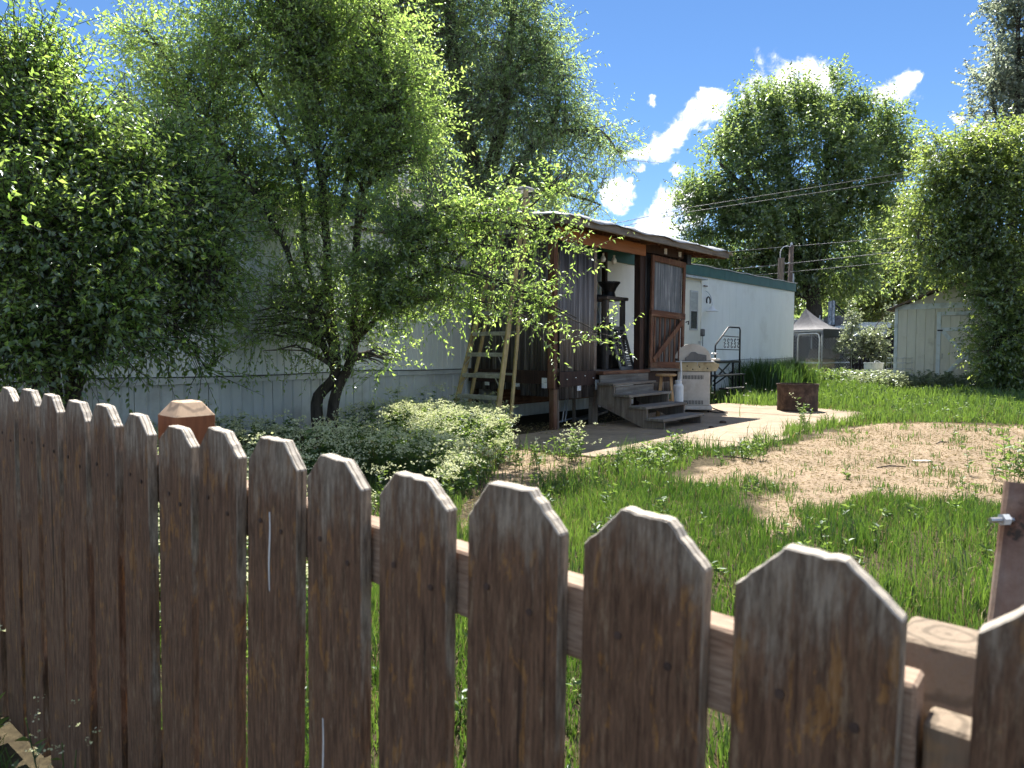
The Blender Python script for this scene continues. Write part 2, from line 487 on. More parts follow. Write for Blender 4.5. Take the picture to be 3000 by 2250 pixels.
M['darkfence'] = mat('black brown fence boards', [(0.3, (0.012, 0.009, 0.008)), (0.7, (0.035, 0.026, 0.022))], 12, (1, 1, 0.1), 0.85, vary=0.25)
M['canopy'] = mat('grey canopy cloth', [(0.35, (0.13, 0.125, 0.13)), (0.65, (0.19, 0.185, 0.19))], 6, rough=0.8, bump=0.1)
M['plywood'] = mat('weathered plywood', [(0.35, (0.36, 0.27, 0.18)), (0.65, (0.48, 0.37, 0.26))], 9, (1, 0.2, 1), 0.8, dirt=(0.18, 0.13, 0.1), dirt_scale=4)
M['camper'] = mat('camper skin', [(0.35, (0.40, 0.385, 0.35)), (0.65, (0.5, 0.48, 0.44))], 4, rough=0.5, bump=0.03)
M['polewood'] = mat('pole wood', [(0.35, (0.10, 0.07, 0.055)), (0.65, (0.2, 0.155, 0.125))], 20, (1, 1, 0.05), 0.85)
M['wire'] = mat('overhead wire', [(0.4, (0.14, 0.14, 0.14)), (0.6, (0.24, 0.24, 0.24))], 5, rough=0.55, metal=0.1, bump=0)
M['bark'] = mat('bark', [(0.3, (0.030, 0.024, 0.019)), (0.55, (0.075, 0.062, 0.05)), (0.75, (0.14, 0.12, 0.10))], 18, (1, 1, 0.2), 0.9, bump=0.5)
M['barklight'] = mat('pale bark', [(0.3, (0.07, 0.06, 0.05)), (0.55, (0.15, 0.13, 0.11)), (0.75, (0.24, 0.21, 0.18))], 18, (1, 1, 0.2), 0.9, bump=0.4)
M['plastic'] = mat('grey brown resin', [(0.4, (0.115, 0.098, 0.086)), (0.6, (0.15, 0.13, 0.115))], 6, rough=0.6, bump=0.02)
M['louver'] = mat('grey louvre', [(0.4, (0.12, 0.12, 0.12)), (0.6, (0.18, 0.18, 0.175))], 6, rough=0.6, bump=0.02)
M['card'] = mat('white printed card', [(0.42, (0.52, 0.54, 0.56)), (0.5, (0.72, 0.74, 0.75)), (0.7, (0.78, 0.8, 0.8))], 60, (0.3, 0.3, 1), 0.6, bump=0)
M['foil'] = mat('crinkled pale wrap', [(0.35, (0.10, 0.12, 0.15)), (0.5, (0.3, 0.34, 0.38)), (0.7, (0.55, 0.58, 0.62))], 16, (1, 1, 0.5), 0.5, bump=0.4)
M['bag'] = mat('green bag', [(0.35, (0.008, 0.05, 0.03)), (0.65, (0.02, 0.10, 0.06))], 8, rough=0.6)
M['straw'] = mat('dry chips', [(0.35, (0.30, 0.20, 0.11)), (0.65, (0.52, 0.40, 0.26))], 20, rough=0.9, bump=0)
M['L_shrub'] = leaf_mat('shrub leaf', (0.062, 0.118, 0.027), (0.108, 0.165, 0.037), (0.32, 0.54, 0.08), (0.56, 0.72, 0.15), 0.56)
M['L_tree'] = leaf_mat('narrow tree leaf', (0.075, 0.132, 0.032), (0.115, 0.172, 0.044), (0.40, 0.63, 0.11), (0.66, 0.83, 0.21), 0.60)
M['L_willow'] = leaf_mat('willow leaf', (0.078, 0.128, 0.048), (0.125, 0.178, 0.070), (0.38, 0.57, 0.17), (0.60, 0.75, 0.27), 0.58)
M['L_elm'] = leaf_mat('elm leaf', (0.065, 0.110, 0.042), (0.11, 0.155, 0.058), (0.30, 0.46, 0.11), (0.52, 0.65, 0.18), 0.5)
M['L_poplar'] = leaf_mat('poplar leaf', (0.13, 0.16, 0.12), (0.20, 0.235, 0.185), (0.40, 0.47, 0.30), (0.58, 0.65, 0.42), 0.52)
M['L_ash'] = leaf_mat('ash leaf', (0.070, 0.115, 0.036), (0.115, 0.16, 0.048), (0.33, 0.48, 0.085), (0.58, 0.68, 0.14), 0.52)
M['L_yellow'] = leaf_mat('yellow green leaf', (0.09, 0.125, 0.034), (0.14, 0.175, 0.05), (0.42, 0.52, 0.10), (0.62, 0.68, 0.17), 0.52)
M['L_grey'] = leaf_mat('grey green leaf', (0.13, 0.16, 0.095), (0.19, 0.22, 0.14), (0.36, 0.44, 0.20), (0.52, 0.58, 0.29), 0.45)
M['L_conifer'] = leaf_mat('dark needle', (0.018, 0.035, 0.018), (0.04, 0.06, 0.03), (0.02, 0.04, 0.015), (0.04, 0.06, 0.02), 0.2)
M['L_grass'] = leaf_mat('grass blade', (0.024, 0.060, 0.012), (0.080, 0.130, 0.030), (0.08, 0.18, 0.018), (0.26, 0.41, 0.055), 0.42, 0.4, 0.05)
M['L_weed'] = leaf_mat('weed leaf', (0.050, 0.095, 0.028), (0.10, 0.15, 0.046), (0.18, 0.32, 0.05), (0.38, 0.50, 0.10), 0.45, 0.45, 0.035)
M['L_flower'] = leaf_mat('cream flower', (0.48, 0.51, 0.27), (0.74, 0.75, 0.50), (0.55, 0.62, 0.25), (0.72, 0.75, 0.42), 0.35, 0.7, 0.02)
M['L_seed'] = leaf_mat('white seed head', (0.6, 0.58, 0.5), (0.75, 0.73, 0.66), (0.5, 0.5, 0.4), (0.6, 0.6, 0.5), 0.4, 0.8, 0.02)
M['L_dry'] = leaf_mat('dry stem', (0.25, 0.19, 0.09), (0.38, 0.30, 0.16), (0.2, 0.15, 0.06), (0.3, 0.24, 0.1), 0.3, 0.6, 0.02)

# ------------------------------------------------------------------ helpers: geometry


class MB:
    """collects simple shapes and links them as one mesh object"""

    def __init__(self):
        self.v, self.f = [], []

    def add(self, vs, fs):
        o = len(self.v)
        self.v += [tuple(p) for p in vs]
        self.f += [tuple(i + o for i in q) for q in fs]
        return self

    def box(self, x0, x1, y0, y1, z0, z1):
        vs = [(x, y, z) for z in (z0, z1) for y in (y0, y1) for x in (x0, x1)]
        return self.add(vs, [(0, 2, 3, 1), (4, 5, 7, 6), (0, 1, 5, 4), (2, 6, 7, 3), (0, 4, 6, 2), (1, 3, 7, 5)])

    def bar(self, p, q, w, h, up=(0, 0, 1), ext=0.0):
        """rectangular bar from p to q, w across, h along 'up'"""
        p, q, up = Vector(p), Vector(q), Vector(up)
        d = (q - p).normalized()
        p, q = p - d * ext, q + d * ext
        a = d.cross(up)
        if a.length < 1e-4:
            a = d.cross(Vector((1, 0, 0)))
        a.normalize()
        b = a.cross(d).normalized()
        vs = [c + a * (sx * w / 2) + b * (sy * h / 2) for c in (p, q) for sx, sy in ((-1, -1), (1, -1), (1, 1), (-1, 1))]
        return self.add(vs, [(3, 2, 1, 0), (4, 5, 6, 7), (0, 1, 5, 4), (1, 2, 6, 5), (2, 3, 7, 6), (3, 0, 4, 7)])

    def tube(self, pts, r, n=8, caps=True):
        pts = [Vector(p) for p in pts]
        k = len(pts)
        rs = r if isinstance(r, (list, tuple)) else [r] * k
        vs, fs = [], []
        ref = None
        for i, p in enumerate(pts):
            d = (pts[min(i + 1, k - 1)] - pts[max(i - 1, 0)]).normalized()
            if ref is None:
                ref = d.orthogonal().normalized()
            a = (ref - d * ref.dot(d))
            a = a.normalized() if a.length > 1e-5 else d.orthogonal().normalized()
            ref = a
            b = d.cross(a)
            for j in range(n):
                t = 2 * math.pi * j / n
                vs.append(p + (a * math.cos(t) + b * math.sin(t)) * rs[i])
        for i in range(k - 1):
            for j in range(n):
                fs.append((i * n + j, i * n + (j + 1) % n, (i + 1) * n + (j + 1) % n, (i + 1) * n + j))
        if caps:
            fs.append(tuple(reversed(range(n))))
            fs.append(tuple((k - 1) * n + j for j in range(n)))
        return self.add(vs, fs)

    def lathe(self, prof, c=(0, 0, 0), n=24, close=False):
        """revolve (radius, z) profile about z at c"""
        vs, fs = [], []
        for (r, z) in prof:
            for j in range(n):
                t = 2 * math.pi * j / n
                vs.append((c[0] + r * math.cos(t), c[1] + r * math.sin(t), c[2] + z))
        k = len(prof)
        for i in range(k - 1 + (1 if close else 0)):
            i2 = (i + 1) % k
            for j in range(n):
                fs.append((i * n + j, i * n + (j + 1) % n, i2 * n + (j + 1) % n, i2 * n + j))
        return self.add(vs, fs)

    def prism(self, poly, axis, t0, t1):
        """extrude a polygon: axis 'y' takes (x, z) points, 'x' takes (y, z), 'z' takes (x, y)"""
        def P(a, b, t):
            return {'y': (a, t, b), 'x': (t, a, b), 'z': (a, b, t)}[axis]
        k = len(poly)
        vs = [P(a, b, t0) for a, b in poly] + [P(a, b, t1) for a, b in poly]
        fs = [tuple(range(k)), tuple(range(2 * k - 1, k - 1, -1))]
        fs += [(i + k, (i + 1) % k + k, (i + 1) % k, i) for i in range(k)]
        return self.add(vs, fs)

    def build(self, name, m, parent=None, smooth=False, bevel=0.0, label=None, fix=True):
        me = bpy.data.meshes.new(name)
        me.from_pydata(self.v, [], self.f)
        me.update()
        if fix:
            import bmesh
            bm = bmesh.new()
            bm.from_mesh(me)
            bmesh.ops.recalc_face_normals(bm, faces=bm.faces)
            bm.to_mesh(me)
            bm.free()
        if smooth:
            me.polygons.foreach_set('use_smooth', [True] * len(me.polygons))
        me.materials.append(M[m] if isinstance(m, str) else m)
        o = bpy.data.objects.new(name, me)
        COL.objects.link(o)
        if parent is not None:
            o.parent = parent
        if bevel:
            b = o.modifiers.new('bevel', 'BEVEL')
            b.width = bevel
            b.segments = 1
            b.limit_method = 'ANGLE'
            b.angle_limit = R(40)
        if label:
            o['label'] = label
        return o


def thing(name, label, cat, loc=(0, 0, 0), rz=0.0, group=None):
    o = bpy.data.objects.new(name, None)
    COL.objects.link(o)
    o.location = loc
    o.rotation_euler = (0, 0, rz)
    o.empty_display_size = 0.2
    return tag(o, label, cat, group)


def tag(o, label=None, cat=None, group=None, kind=None):
    if label: o['label'] = label
    if cat: o['category'] = cat
    if group: o['group'] = group
    if kind: o['kind'] = kind
    return o


def share(src, name, parent, loc=(0, 0, 0), rot=(0, 0, 0)):
    """another object with the same mesh"""
    c = src.copy()
    c.name = name
    COL.objects.link(c)
    c.parent = parent
    c.location = loc
    c.rotation_euler = rot
    return c


def np_mesh(name, co, tris, m, parent=None, rnd=None, smooth=False):
    me = bpy.data.meshes.new(name)
    nv, nf = len(co), len(tris)
    me.vertices.add(nv)
    me.vertices.foreach_set('co', np.ascontiguousarray(co, dtype=np.float32).ravel())
    k = tris.shape[1]
    me.loops.add(nf * k)
    me.loops.foreach_set('vertex_index', np.ascontiguousarray(tris, dtype=np.int32).ravel())
    me.polygons.add(nf)
    me.polygons.foreach_set('loop_start', np.arange(0, nf * k, k, dtype=np.int32))
    if smooth:
        me.polygons.foreach_set('use_smooth', np.ones(nf, dtype=bool))
    if rnd is not None:
        a = me.attributes.new('rnd', 'FLOAT', 'POINT')
        a.data.foreach_set('value', np.ascontiguousarray(rnd, dtype=np.float32))
    me.update(calc_edges=True)
    me.materials.append(M[m] if isinstance(m, str) else m)
    o = bpy.data.objects.new(name, me)
    COL.objects.link(o)
    if parent is not None:
        o.parent = parent
        o.matrix_parent_inverse = Matrix.LocRotScale(parent.location, parent.rotation_euler, None).inverted()
    return o


def unit(a):
    return a / np.maximum(np.linalg.norm(a, axis=-1, keepdims=True), 1e-9)


def leaves_np(P, D, L, Wd, rng, fold=0.18, curl=0.12):
    """leaf blades: base P, direction D; a folded diamond each"""
    n = len(P)
    D = unit(D)
    up = unit(rng.normal(size=(n, 3)) * 0.75 + np.array([0, 0, 1.0]))
    S = unit(np.cross(D, up))
    Nn = np.cross(S, D)
    L = L[:, None]
    Wd = Wd[:, None]
    v = np.empty((n, 4, 3))
    v[:, 0] = P
    v[:, 1] = P + D * L * 0.42 + S * Wd * 0.5 + Nn * Wd * fold
    v[:, 2] = P + D * L - Nn * L * curl
    v[:, 3] = P + D * L * 0.42 - S * Wd * 0.5 + Nn * Wd * fold
    i = np.arange(n)[:, None] * 4
    t = np.concatenate([i + np.array([[0, 1, 2]]), i + np.array([[0, 2, 3]])])
    return v.reshape(-1, 3), t


def tubes_np(paths, radii, n=3):
    """many tapered tubes at once: paths (N,K,3), radii (N,K)"""
    N, K, _ = paths.shape
    T = np.empty_like(paths)
    T[:, 1:-1] = paths[:, 2:] - paths[:, :-2]
    T[:, 0] = paths[:, 1] - paths[:, 0]
    T[:, -1] = paths[:, -1] - paths[:, -2]
    T = unit(T)
    ref = np.where(np.abs(T[..., 2:3]) < 0.9, np.array([0, 0, 1.0]), np.array([1.0, 0, 0]))
    A = unit(np.cross(T, ref))
    B = np.cross(T, A)
    ang = np.arange(n) * 2 * np.pi / n
    ring = A[:, :, None, :] * np.cos(ang)[None, None, :, None] + B[:, :, None, :] * np.sin(ang)[None, None, :, None]
    v = paths[:, :, None, :] + ring * radii[:, :, None, None]
    base = (np.arange(N) * K * n)[:, None, None]
    kk = (np.arange(K - 1) * n)[None, :, None]
    j = np.arange(n)[None, None, :]
    a = base + kk + j
    b = base + kk + (j + 1) % n
    q = np.stack([a, b, b + n, a + n], -1).reshape(-1, 4)
    return v.reshape(-1, 3), q


# smooth lattice noise for layout
_LAT = RNG.random((256, 256))


def vnoise(x, y, s=1.0, o=0):
    x = np.asarray(x) * s + 13.7 * o + 500
    y = np.asarray(y) * s + 7.3 * o + 500
    xi, yi = np.floor(x).astype(int), np.floor(y).astype(int)
    fx, fy = x - xi, y - yi
    fx, fy = fx * fx * (3 - 2 * fx), fy * fy * (3 - 2 * fy)
    g = lambda i, j: _LAT[i % 256, j % 256]
    return (g(xi, yi) * (1 - fx) + g(xi + 1, yi) * fx) * (1 - fy) + (g(xi, yi + 1) * (1 - fx) + g(xi + 1, yi + 1) * fx) * fy


def inpoly(x, y, poly):
    c = np.zeros(np.shape(x), bool)
    n = len(poly)
    for i in range(n):
        x0, y0 = poly[i][0], poly[i][1]
        x1, y1 = poly[(i + 1) % n][0], poly[(i + 1) % n][1]
        if y0 == y1:
            continue
        c ^= ((y0 > y) != (y1 > y)) & (x < (x1 - x0) * (y - y0) / (y1 - y0) + x0)
    return c


# ------------------------------------------------------------------ the frame of the mobile home: s along its wall, y away from the yard
TH = math.atan2(0.754, 0.657)
TX, TY = math.cos(TH), math.sin(TH)


def Lw(s, y, z=0.0):
    return Vector((s * TX - y * TY, s * TY + y * TX, z))


def to_local(X, Y):
    return X * TX + Y * TY, -X * TY + Y * TX


WALL_Y = 8.1


def ground_z(X, Y):
    """yard height: almost level, banked up a little along the home's left half"""
    s, y = to_local(np.asarray(X, float), np.asarray(Y, float))
    t = np.clip((y - 4.6) / 2.4, 0, 1)
    f = np.clip((8.3 - s) / 2.0, 0, 1)
    t = t * t * (3 - 2 * t) * f
    z = 0.13 * t + 0.030 * (vnoise(X, Y, 0.9, 3) - 0.5) * np.clip((Y - 2) / 3, 0, 1)
    slab = (s > 6.2) & (s < 15.0) & (y > 3.0) & (y < 9)
    return np.where(slab, np.minimum(z, 0.0) - 0.012, z)

# ================================================================== THE SETTING
DIRT = [G(*p) for p in [(1975, 1415), (2130, 1345), (2330, 1290), (2470, 1258), (2640, 1238), (3000, 1246), (3300, 1250), (3300, 1480), (2960, 1500),
                        (2780, 1470), (2600, 1455), (2450, 1500), (2330, 1450), (2200, 1400), (2080, 1430)]]
BARE2 = [G(*p) for p in [(2190, 1440), (2330, 1450), (2440, 1470), (2400, 1540), (2260, 1590), (2190, 1560), (2230, 1500)]]
PATH = [G(*p) for p in [(1330, 1545), (1360, 1480), (1450, 1400), (1480, 1300), (1560, 1290), (1760, 1335), (1690, 1385), (1600, 1430), (1500, 1490), (1420, 1560)]]
WEED = [G(*p) for p in [(620, 1290), (800, 1250), (1100, 1225), (1330, 1215), (1430, 1262), (1490, 1310), (1500, 1370), (1430, 1420), (1350, 1490), (1250, 1560),
                        (1100, 1700), (800, 2000), (300, 2300), (-400, 2300), (-600, 1700), (0, 1330)]]


def soil_mask(X, Y):
    """1 = dark garden soil under grass, 0 = pale bare dirt"""
    jx = X + 0.35 * (vnoise(X, Y, 2.2, 1) - 0.5)
    jy = Y + 0.5 * (vnoise(X, Y, 2.2, 2) - 0.5)
    bare = inpoly(jx, jy, DIRT) | inpoly(jx, jy, BARE2) | inpoly(jx, jy, PATH)
    return np.where(bare, 0.0, 1.0)


def axis(lo, hi, step, far, grow=1.35):
    a = list(np.arange(lo, hi + 1e-6, step))
    d = step
    while a[-1] < far:
        d *= grow
        a.append(a[-1] + d)
    d = step
    while a[0] > -far:
        d *= grow
        a.insert(0, a[0] - d)
    return np.array(a)


gx, gy = axis(-7, 15, 0.14, 420), axis(-1, 24, 0.14, 420)
GX, GY = np.meshgrid(gx, gy)
gco = np.stack([GX.ravel(), GY.ravel(), ground_z(GX.ravel(), GY.ravel())], -1)
nx, ny = len(gx), len(gy)
ii = (np.arange(ny - 1)[:, None] * nx + np.arange(nx - 1)[None, :]).ravel()
quads = np.stack([ii, ii + 1, ii + nx + 1, ii + nx], -1)


def ground_mat():
    m = bpy.data.materials.new('yard dirt')
    m.use_nodes = True
    t = m.node_tree
    N, L = t.nodes, t.links
    b = N['Principled BSDF']
    b.inputs['Roughness'].default_value = 0.95
    b.inputs['Specular IOR Level'].default_value = 0.1
    co = N.new('ShaderNodeTexCoord')

    def noise(s, d=8, rg=0.65, st=(1, 1, 1)):
        mp = N.new('ShaderNodeMapping')
        mp.inputs['Scale'].default_value = st
        L.new(co.outputs['Object'], mp.inputs['Vector'])
        n = N.new('ShaderNodeTexNoise')
        n.inputs['Scale'].default_value = s
        n.inputs['Detail'].default_value = d
        n.inputs['Roughness'].default_value = rg
        L.new(mp.outputs[0], n.inputs['Vector'])
        return n.outputs['Fac']

    def ramp(s, cols):
        r = N.new('ShaderNodeValToRGB')
        e = r.color_ramp.elements
        e.remove(e[-1])
        for i, (p, c) in enumerate(cols):
            el = e[0] if i == 0 else e.new(p)
            el.position = p
            el.color = (*c, 1)
        L.new(s, r.inputs[0])
        return r.outputs['Color']

    def mix(f, A, B):
        x = N.new('ShaderNodeMix')
        x.data_type = 'RGBA'
        L.new(f, x.inputs['Factor'])
        L.new(A, x.inputs['A'])
        L.new(B, x.inputs['B'])
        return x.outputs['Result']
    dirt = ramp(noise(38, 10, 0.75), [(0.3, (0.165, 0.115, 0.073)), (0.45, (0.275, 0.205, 0.138)), (0.58, (0.35, 0.272, 0.19)), (0.72, (0.45, 0.365, 0.265))])
    dirt2 = ramp(noise(38, 10, 0.75), [(0.3, (0.125, 0.09, 0.06)), (0.5, (0.225, 0.17, 0.115)), (0.7, (0.33, 0.265, 0.19))])
    f = N.new('ShaderNodeMapRange')
    L.new(noise(1.7, 6), f.inputs['Value'])
    f.inputs['From Min'].default_value = 0.42
    f.inputs['From Max'].default_value = 0.62
    d = mix(f.outputs[0], dirt, dirt2)
    soil = ramp(noise(24, 8), [(0.3, (0.035, 0.028, 0.018)), (0.55, (0.075, 0.06, 0.035)), (0.75, (0.14, 0.11, 0.065))])
    a = N.new('ShaderNodeAttribute')
    a.attribute_name = 'rnd'
    L.new(mix(a.outputs['Fac'], d, soil), b.inputs['Base Color'])
    bp = N.new('ShaderNodeBump')
    bp.inputs['Strength'].default_value = 0.6
    bp.inputs['Distance'].default_value = 0.025
    L.new(noise(30, 10, 0.8), bp.inputs['Height'])
    L.new(bp.outputs[0], b.inputs['Normal'])
    return m


M['ground'] = ground_mat()
ground = np_mesh('ground', gco, quads, 'ground', rnd=soil_mask(GX.ravel(), GY.ravel()), smooth=True)
tag(ground, 'bare tan dirt and soil of the yard', None, kind='structure')

# concrete patio: four poured slabs, worn edges
M['concrete'] = mat('sandy concrete', [(0.3, (0.22, 0.165, 0.11)), (0.5, (0.315, 0.245, 0.17)), (0.7, (0.39, 0.315, 0.23))], 9, rough=0.9, bump=0.2, detail=10,
                    dirt=(0.21, 0.16, 0.11), dirt_scale=1.3, dirt_range=(0.46, 0.70), rrough=0.75, vary=0.04)
patio = bpy.data.objects.new('patio', None)
COL.objects.link(patio)
patio.location = Lw(6.4, 3.45)
patio.rotation_euler = (0, 0, TH)
tag(patio, 'pale sandy concrete patio in front of the porch steps', None, kind='structure')
rs = random.Random(3)
edges = [0.0, 2.15, 4.2, 6.1, 8.0]
for k in range(4):
    x0, x1 = edges[k] + 0.008, edges[k + 1] - 0.008
    yb = 2.80 if x1 < 4.3 else 3.10
    bot, top = [], []
    for i in range(13):
        x = x0 + (x1 - x0) * i / 12
        lo = 0.10 * math.sin(x * 1.7) + rs.uniform(-0.03, 0.03)
        if k == 0: lo += 0.95 * (1 - i / 12) ** 1.3
        if k == 3: lo += 0.5 * (i / 12) ** 3
        bot.append((x + rs.uniform(-.004, .004), lo))
        top.append((x, yb + rs.uniform(-0.03, 0.03)))
    MB().prism(bot + top[::-1], 'z', -0.08, 0.012 + 0.003 * (k % 2)).build('concrete_slab', 'concrete', patio, bevel=0.006)

# ================================================================== THE MOBILE HOME
S0, S1 = -0.6, 22.9
BELT, TOPZ, FAS = 0.87, 3.23, 0.27
home = thing('mobile_home', 'long white mobile home with green fascia and ribbed skirting behind the trees', 'mobile home', Lw(S0, WALL_Y), TH)
HL = S1 - S0


def ribbed(x0, x1, z0, z1, rib, depth, y=0.0, wid=0.012, thick=0.03):
    """upright panel with narrow pressed grooves"""
    m = MB()
    prof = [(x0, y)]
    x = x0 + rib
    while x < x1 - rib * 0.4:
        prof += [(x - wid, y), (x, y + depth), (x + wid, y)]
        x += rib
    prof += [(x1, y), (x1, y + thick), (x0, y + thick)]
    k = len(prof)
    vs = [(a, b, z0) for a, b in prof] + [(a, b, z1) for a, b in prof]
    fs = [(i, (i + 1) % k, (i + 1) % k + k, i + k) for i in range(k)]
    return m.add(vs, fs)


wp = 1.22
x = 0.0
while x < HL - 0.05:
    x2 = min(x + wp, HL)
    ribbed(x + 0.001, x2 - 0.001, BELT, TOPZ - FAS + 0.02, 0.102 if x < 12 else 0.407, 0.010 if x < 12 else 0.003, 0.0).build('wall_panel', 'wall', home)
    x = x2
# body behind the panels, roof, fascia, belt
MB().box(0.002, HL - 0.002, 0.032, 4.25, BELT - 0.02, TOPZ - 0.05).build('body', 'wall', home)
x = 0.0
while x < HL - 0.05:
    x2 = min(x + 3.05, HL + 0.03)
    MB().box(x, x2 - 0.006, -0.045, -0.004, TOPZ - FAS, TOPZ - 0.012).build('fascia', 'green', home, bevel=0.004)
    x = x2
rf = MB()
k = 60
vs = []
for i in range(k + 1):
    xx = -0.05 + (HL + 0.1) * i / k
    zz = TOPZ + 0.008 * math.sin(i * 1.9) + 0.006 * math.sin(i * 4.3)
    vs += [(xx, -0.075, zz - 0.02), (xx, -0.075, zz), (xx, 2.1, TOPZ + 0.16), (xx, 4.35, TOPZ)]
fs = []
for i in range(k):
    for j in range(3):
        a = i * 4 + j
        fs.append((a, a + 4, a + 5, a + 1))
rf.add(vs, fs)
rf.build('roof', 'roofmetal', home)
MB().bar((HL * 0.68, 0.6, TOPZ + 0.1), (HL * 0.68 + 0.6, 0.8, TOPZ + 0.12), 0.3, 0.08).build('roof_patch', 'straw', home, bevel=0.02)
x = 0.0
while x < HL - 0.05:
    x2 = min(x + 3.66, HL)
    MB().box(x, x2 - 0.004, -0.022, 0.03, BELT - 0.085, BELT - 0.002).build('belt_trim', 'skirt', home, bevel=0.004)
    x = x2
x = 0.0
rs = random.Random(5)
while x < HL - 0.05:
    x2 = min(x + 0.41, HL)
    ribbed(x + 0.003, x2 - 0.003, -0.1, BELT - 0.07, 0.1365, 0.014, 0.0 + rs.uniform(0, 0.012), 0.02).build('skirt_panel', 'skirt', home)
    x = x2
# cable run along the belt
cb = MB()
cb.tube([(HL * i / 60, -0.035 - 0.01 * math.sin(i), BELT + 0.015 - 0.03 * abs(math.sin(i * 0.37))) for i in range(61)], 0.006, 5)
cb.build('cable', 'black', home)


def home_window(s0, s1, z0, z1, pane='glass'):
    w = MB()
    a, b = s0 - S0, s1 - S0
    fr = 0.045
    for q in ((a, b, z0, z0 + fr), (a, b, z1 - fr, z1), (a, a + fr, z0 + fr, z1 - fr), (b - fr, b, z0 + fr, z1 - fr)):
        w.box(q[0], q[1], -0.032, 0.012, q[2], q[3])
    f = w.build('window', 'whitepaint', home, bevel=0.003)
    MB().box(a + fr, b - fr, -0.014, -0.006, z0 + fr, z1 - fr).build('pane', pane, f)
    MB().box(a + fr, b - fr, -0.026, -0.015, (z0 + z1) / 2 - 0.015, (z0 + z1) / 2 + 0.015).build('sash_bar', 'whitepaint', f)
    return f


def wall_s(px, y=WALL_Y):
    """distance along the wall of a point seen at photograph column px near the horizon row"""
    u = (px - 1500) / 2080.0
    Z = y / (0.657 - 0.754 * u) * 1.0
    return (u * Z) * TX + Z * TY


home_window(wall_s(470), wall_s(660), 1.75, 2.78)
home_window(wall_s(1046), wall_s(1112), 1.75, 2.62)
home_window(wall_s(160), wall_s(300), 1.7, 2.7)
# rain cap and lamp hook above the middle window
a = wall_s(1030) - S0
MB().box(a, a + 1.0, -0.05, -0.012, 2.82, 2.86).build('drip_cap', 'rust', home)
MB().tube([(a + 0.95, -0.03, 2.75), (a + 0.98, -0.1, 2.72), (a + 1.0, -0.12, 2.62), (a + 0.98, -0.06, 2.56)], 0.012, 6).build('hook', 'black', home)
# right-hand entry door
d0, d1 = 15.55 - S0, 16.38 - S0
dr = MB().box(d0, d1, -0.03, -0.005, BELT + 0.03, 2.80).build('door', 'cream', home, bevel=0.006)
w = MB()
wx0, wx1, wz0, wz1 = d0 + 0.24, d1 - 0.18, 1.62, 2.58
for q in ((wx0, wx1, wz0, wz0 + 0.04), (wx0, wx1, wz1 - 0.04, wz1), (wx0, wx0 + 0.04, wz0, wz1), (wx1 - 0.04, wx1, wz0, wz1), (wx0, wx1, 2.08, 2.12)):
    w.box(q[0], q[1], -0.045, -0.031, q[2], q[3])
w.build('door_window_frame', 'alu', dr)
MB().box(wx0 + 0.04, wx1 - 0.04, -0.038, -0.0315, 1.66, 2.08).build('pane', 'glass', dr)
MB().box(wx0 + 0.04, wx1 - 0.04, -0.038, -0.0315, 2.12, 2.54).build('pane', 'blind', dr)
MB().box(d1 - 0.10, d1 + 0.02, -0.05, -0.031, 1.30, 1.36).build('latch', 'alu', dr)
MB().tube([(d1 - 0.09, -0.04, 1.14), (d1 - 0.085, -0.075, 1.12), (d1 - 0.07, -0.08, 1.07)], 0.012, 6).build('handle', 'alu', dr)
for q in ((d0 - 0.05, d0 - 0.004), (d1 + 0.004, d1 + 0.03)):
    MB().box(q[0], q[1], -0.034, -0.004, BELT, 2.84).build('door_jamb', 'cream', home)
MB().box(d0 - 0.1, d1 + 0.1, -0.16, -0.01, 2.86, 2.90).build('door_rain_cap', 'alu', home, bevel=0.008)
# entry lamp: white enamel dome on a bracket with a dark ring
lx = wall_s(2062) - S0
lamp = MB().lathe([(0.03, 0.0), (0.05, -0.05), (0.09, -0.10), (0.155, -0.13), (0.16, -0.15), (0.145, -0.145), (0.08, -0.11), (0.03, -0.06)], (lx, -0.20, 2.24), 16).build('entry_lamp', 'whitepaint', home, smooth=True)
rg = [(lx + 0.10 * math.cos(t), -0.10, 2.36 + 0.10 * math.sin(t)) for t in np.linspace(-0.6, math.pi + 0.6, 12)]
MB().tube(rg, 0.018, 6).build('lamp_ring', 'black', home)
MB().tube([(lx, -0.02, 2.62), (lx - 0.02, -0.12, 2.55), (lx + 0.02, -0.16, 2.45), (lx, -0.2, 2.3), (lx, -0.2, 2.22)], 0.010, 6).build('lamp_bracket', 'alu', home)
MB().box(lx - 0.12, lx + 0.06, -0.05, -0.02, 2.72, 2.745).build('bracket_plate', 'rust', home)
bx = wall_s(2051) - S0
MB().box(bx - 0.07, bx + 0.08, -0.09, -0.005, 1.48, 1.66).build('outlet_box', 'louver', home, bevel=0.02)
MB().tube([(bx + 0.02, -0.05, 1.48), (bx + 0.05, -0.04, 1.2), (bx + 0.10, -0.04, 0.92)], 0.008, 5).build('outlet_cable', 'black', home)
# two vents on the roof: wide white collar with a cap, thin pipe
vx, vy = wall_s(1150) - S0 + 0.8, 0.55
MB().lathe([(0.23, 0.05), (0.23, 0.17), (0.255, 0.18), (0.255, 0.24), (0.20, 0.27), (0.19, 0.38), (0.24, 0.40), (0.0, 0.46)], (vx, vy, TOPZ), 20).build('roof_vent', 'roofmetal', home, smooth=False)
MB().tube([(vx + 0.12, vy + 0.25, TOPZ), (vx + 0.12, vy + 0.25, TOPZ + 1.02)], 0.085, 12).build('vent_pipe', 'galv', home, smooth=True)
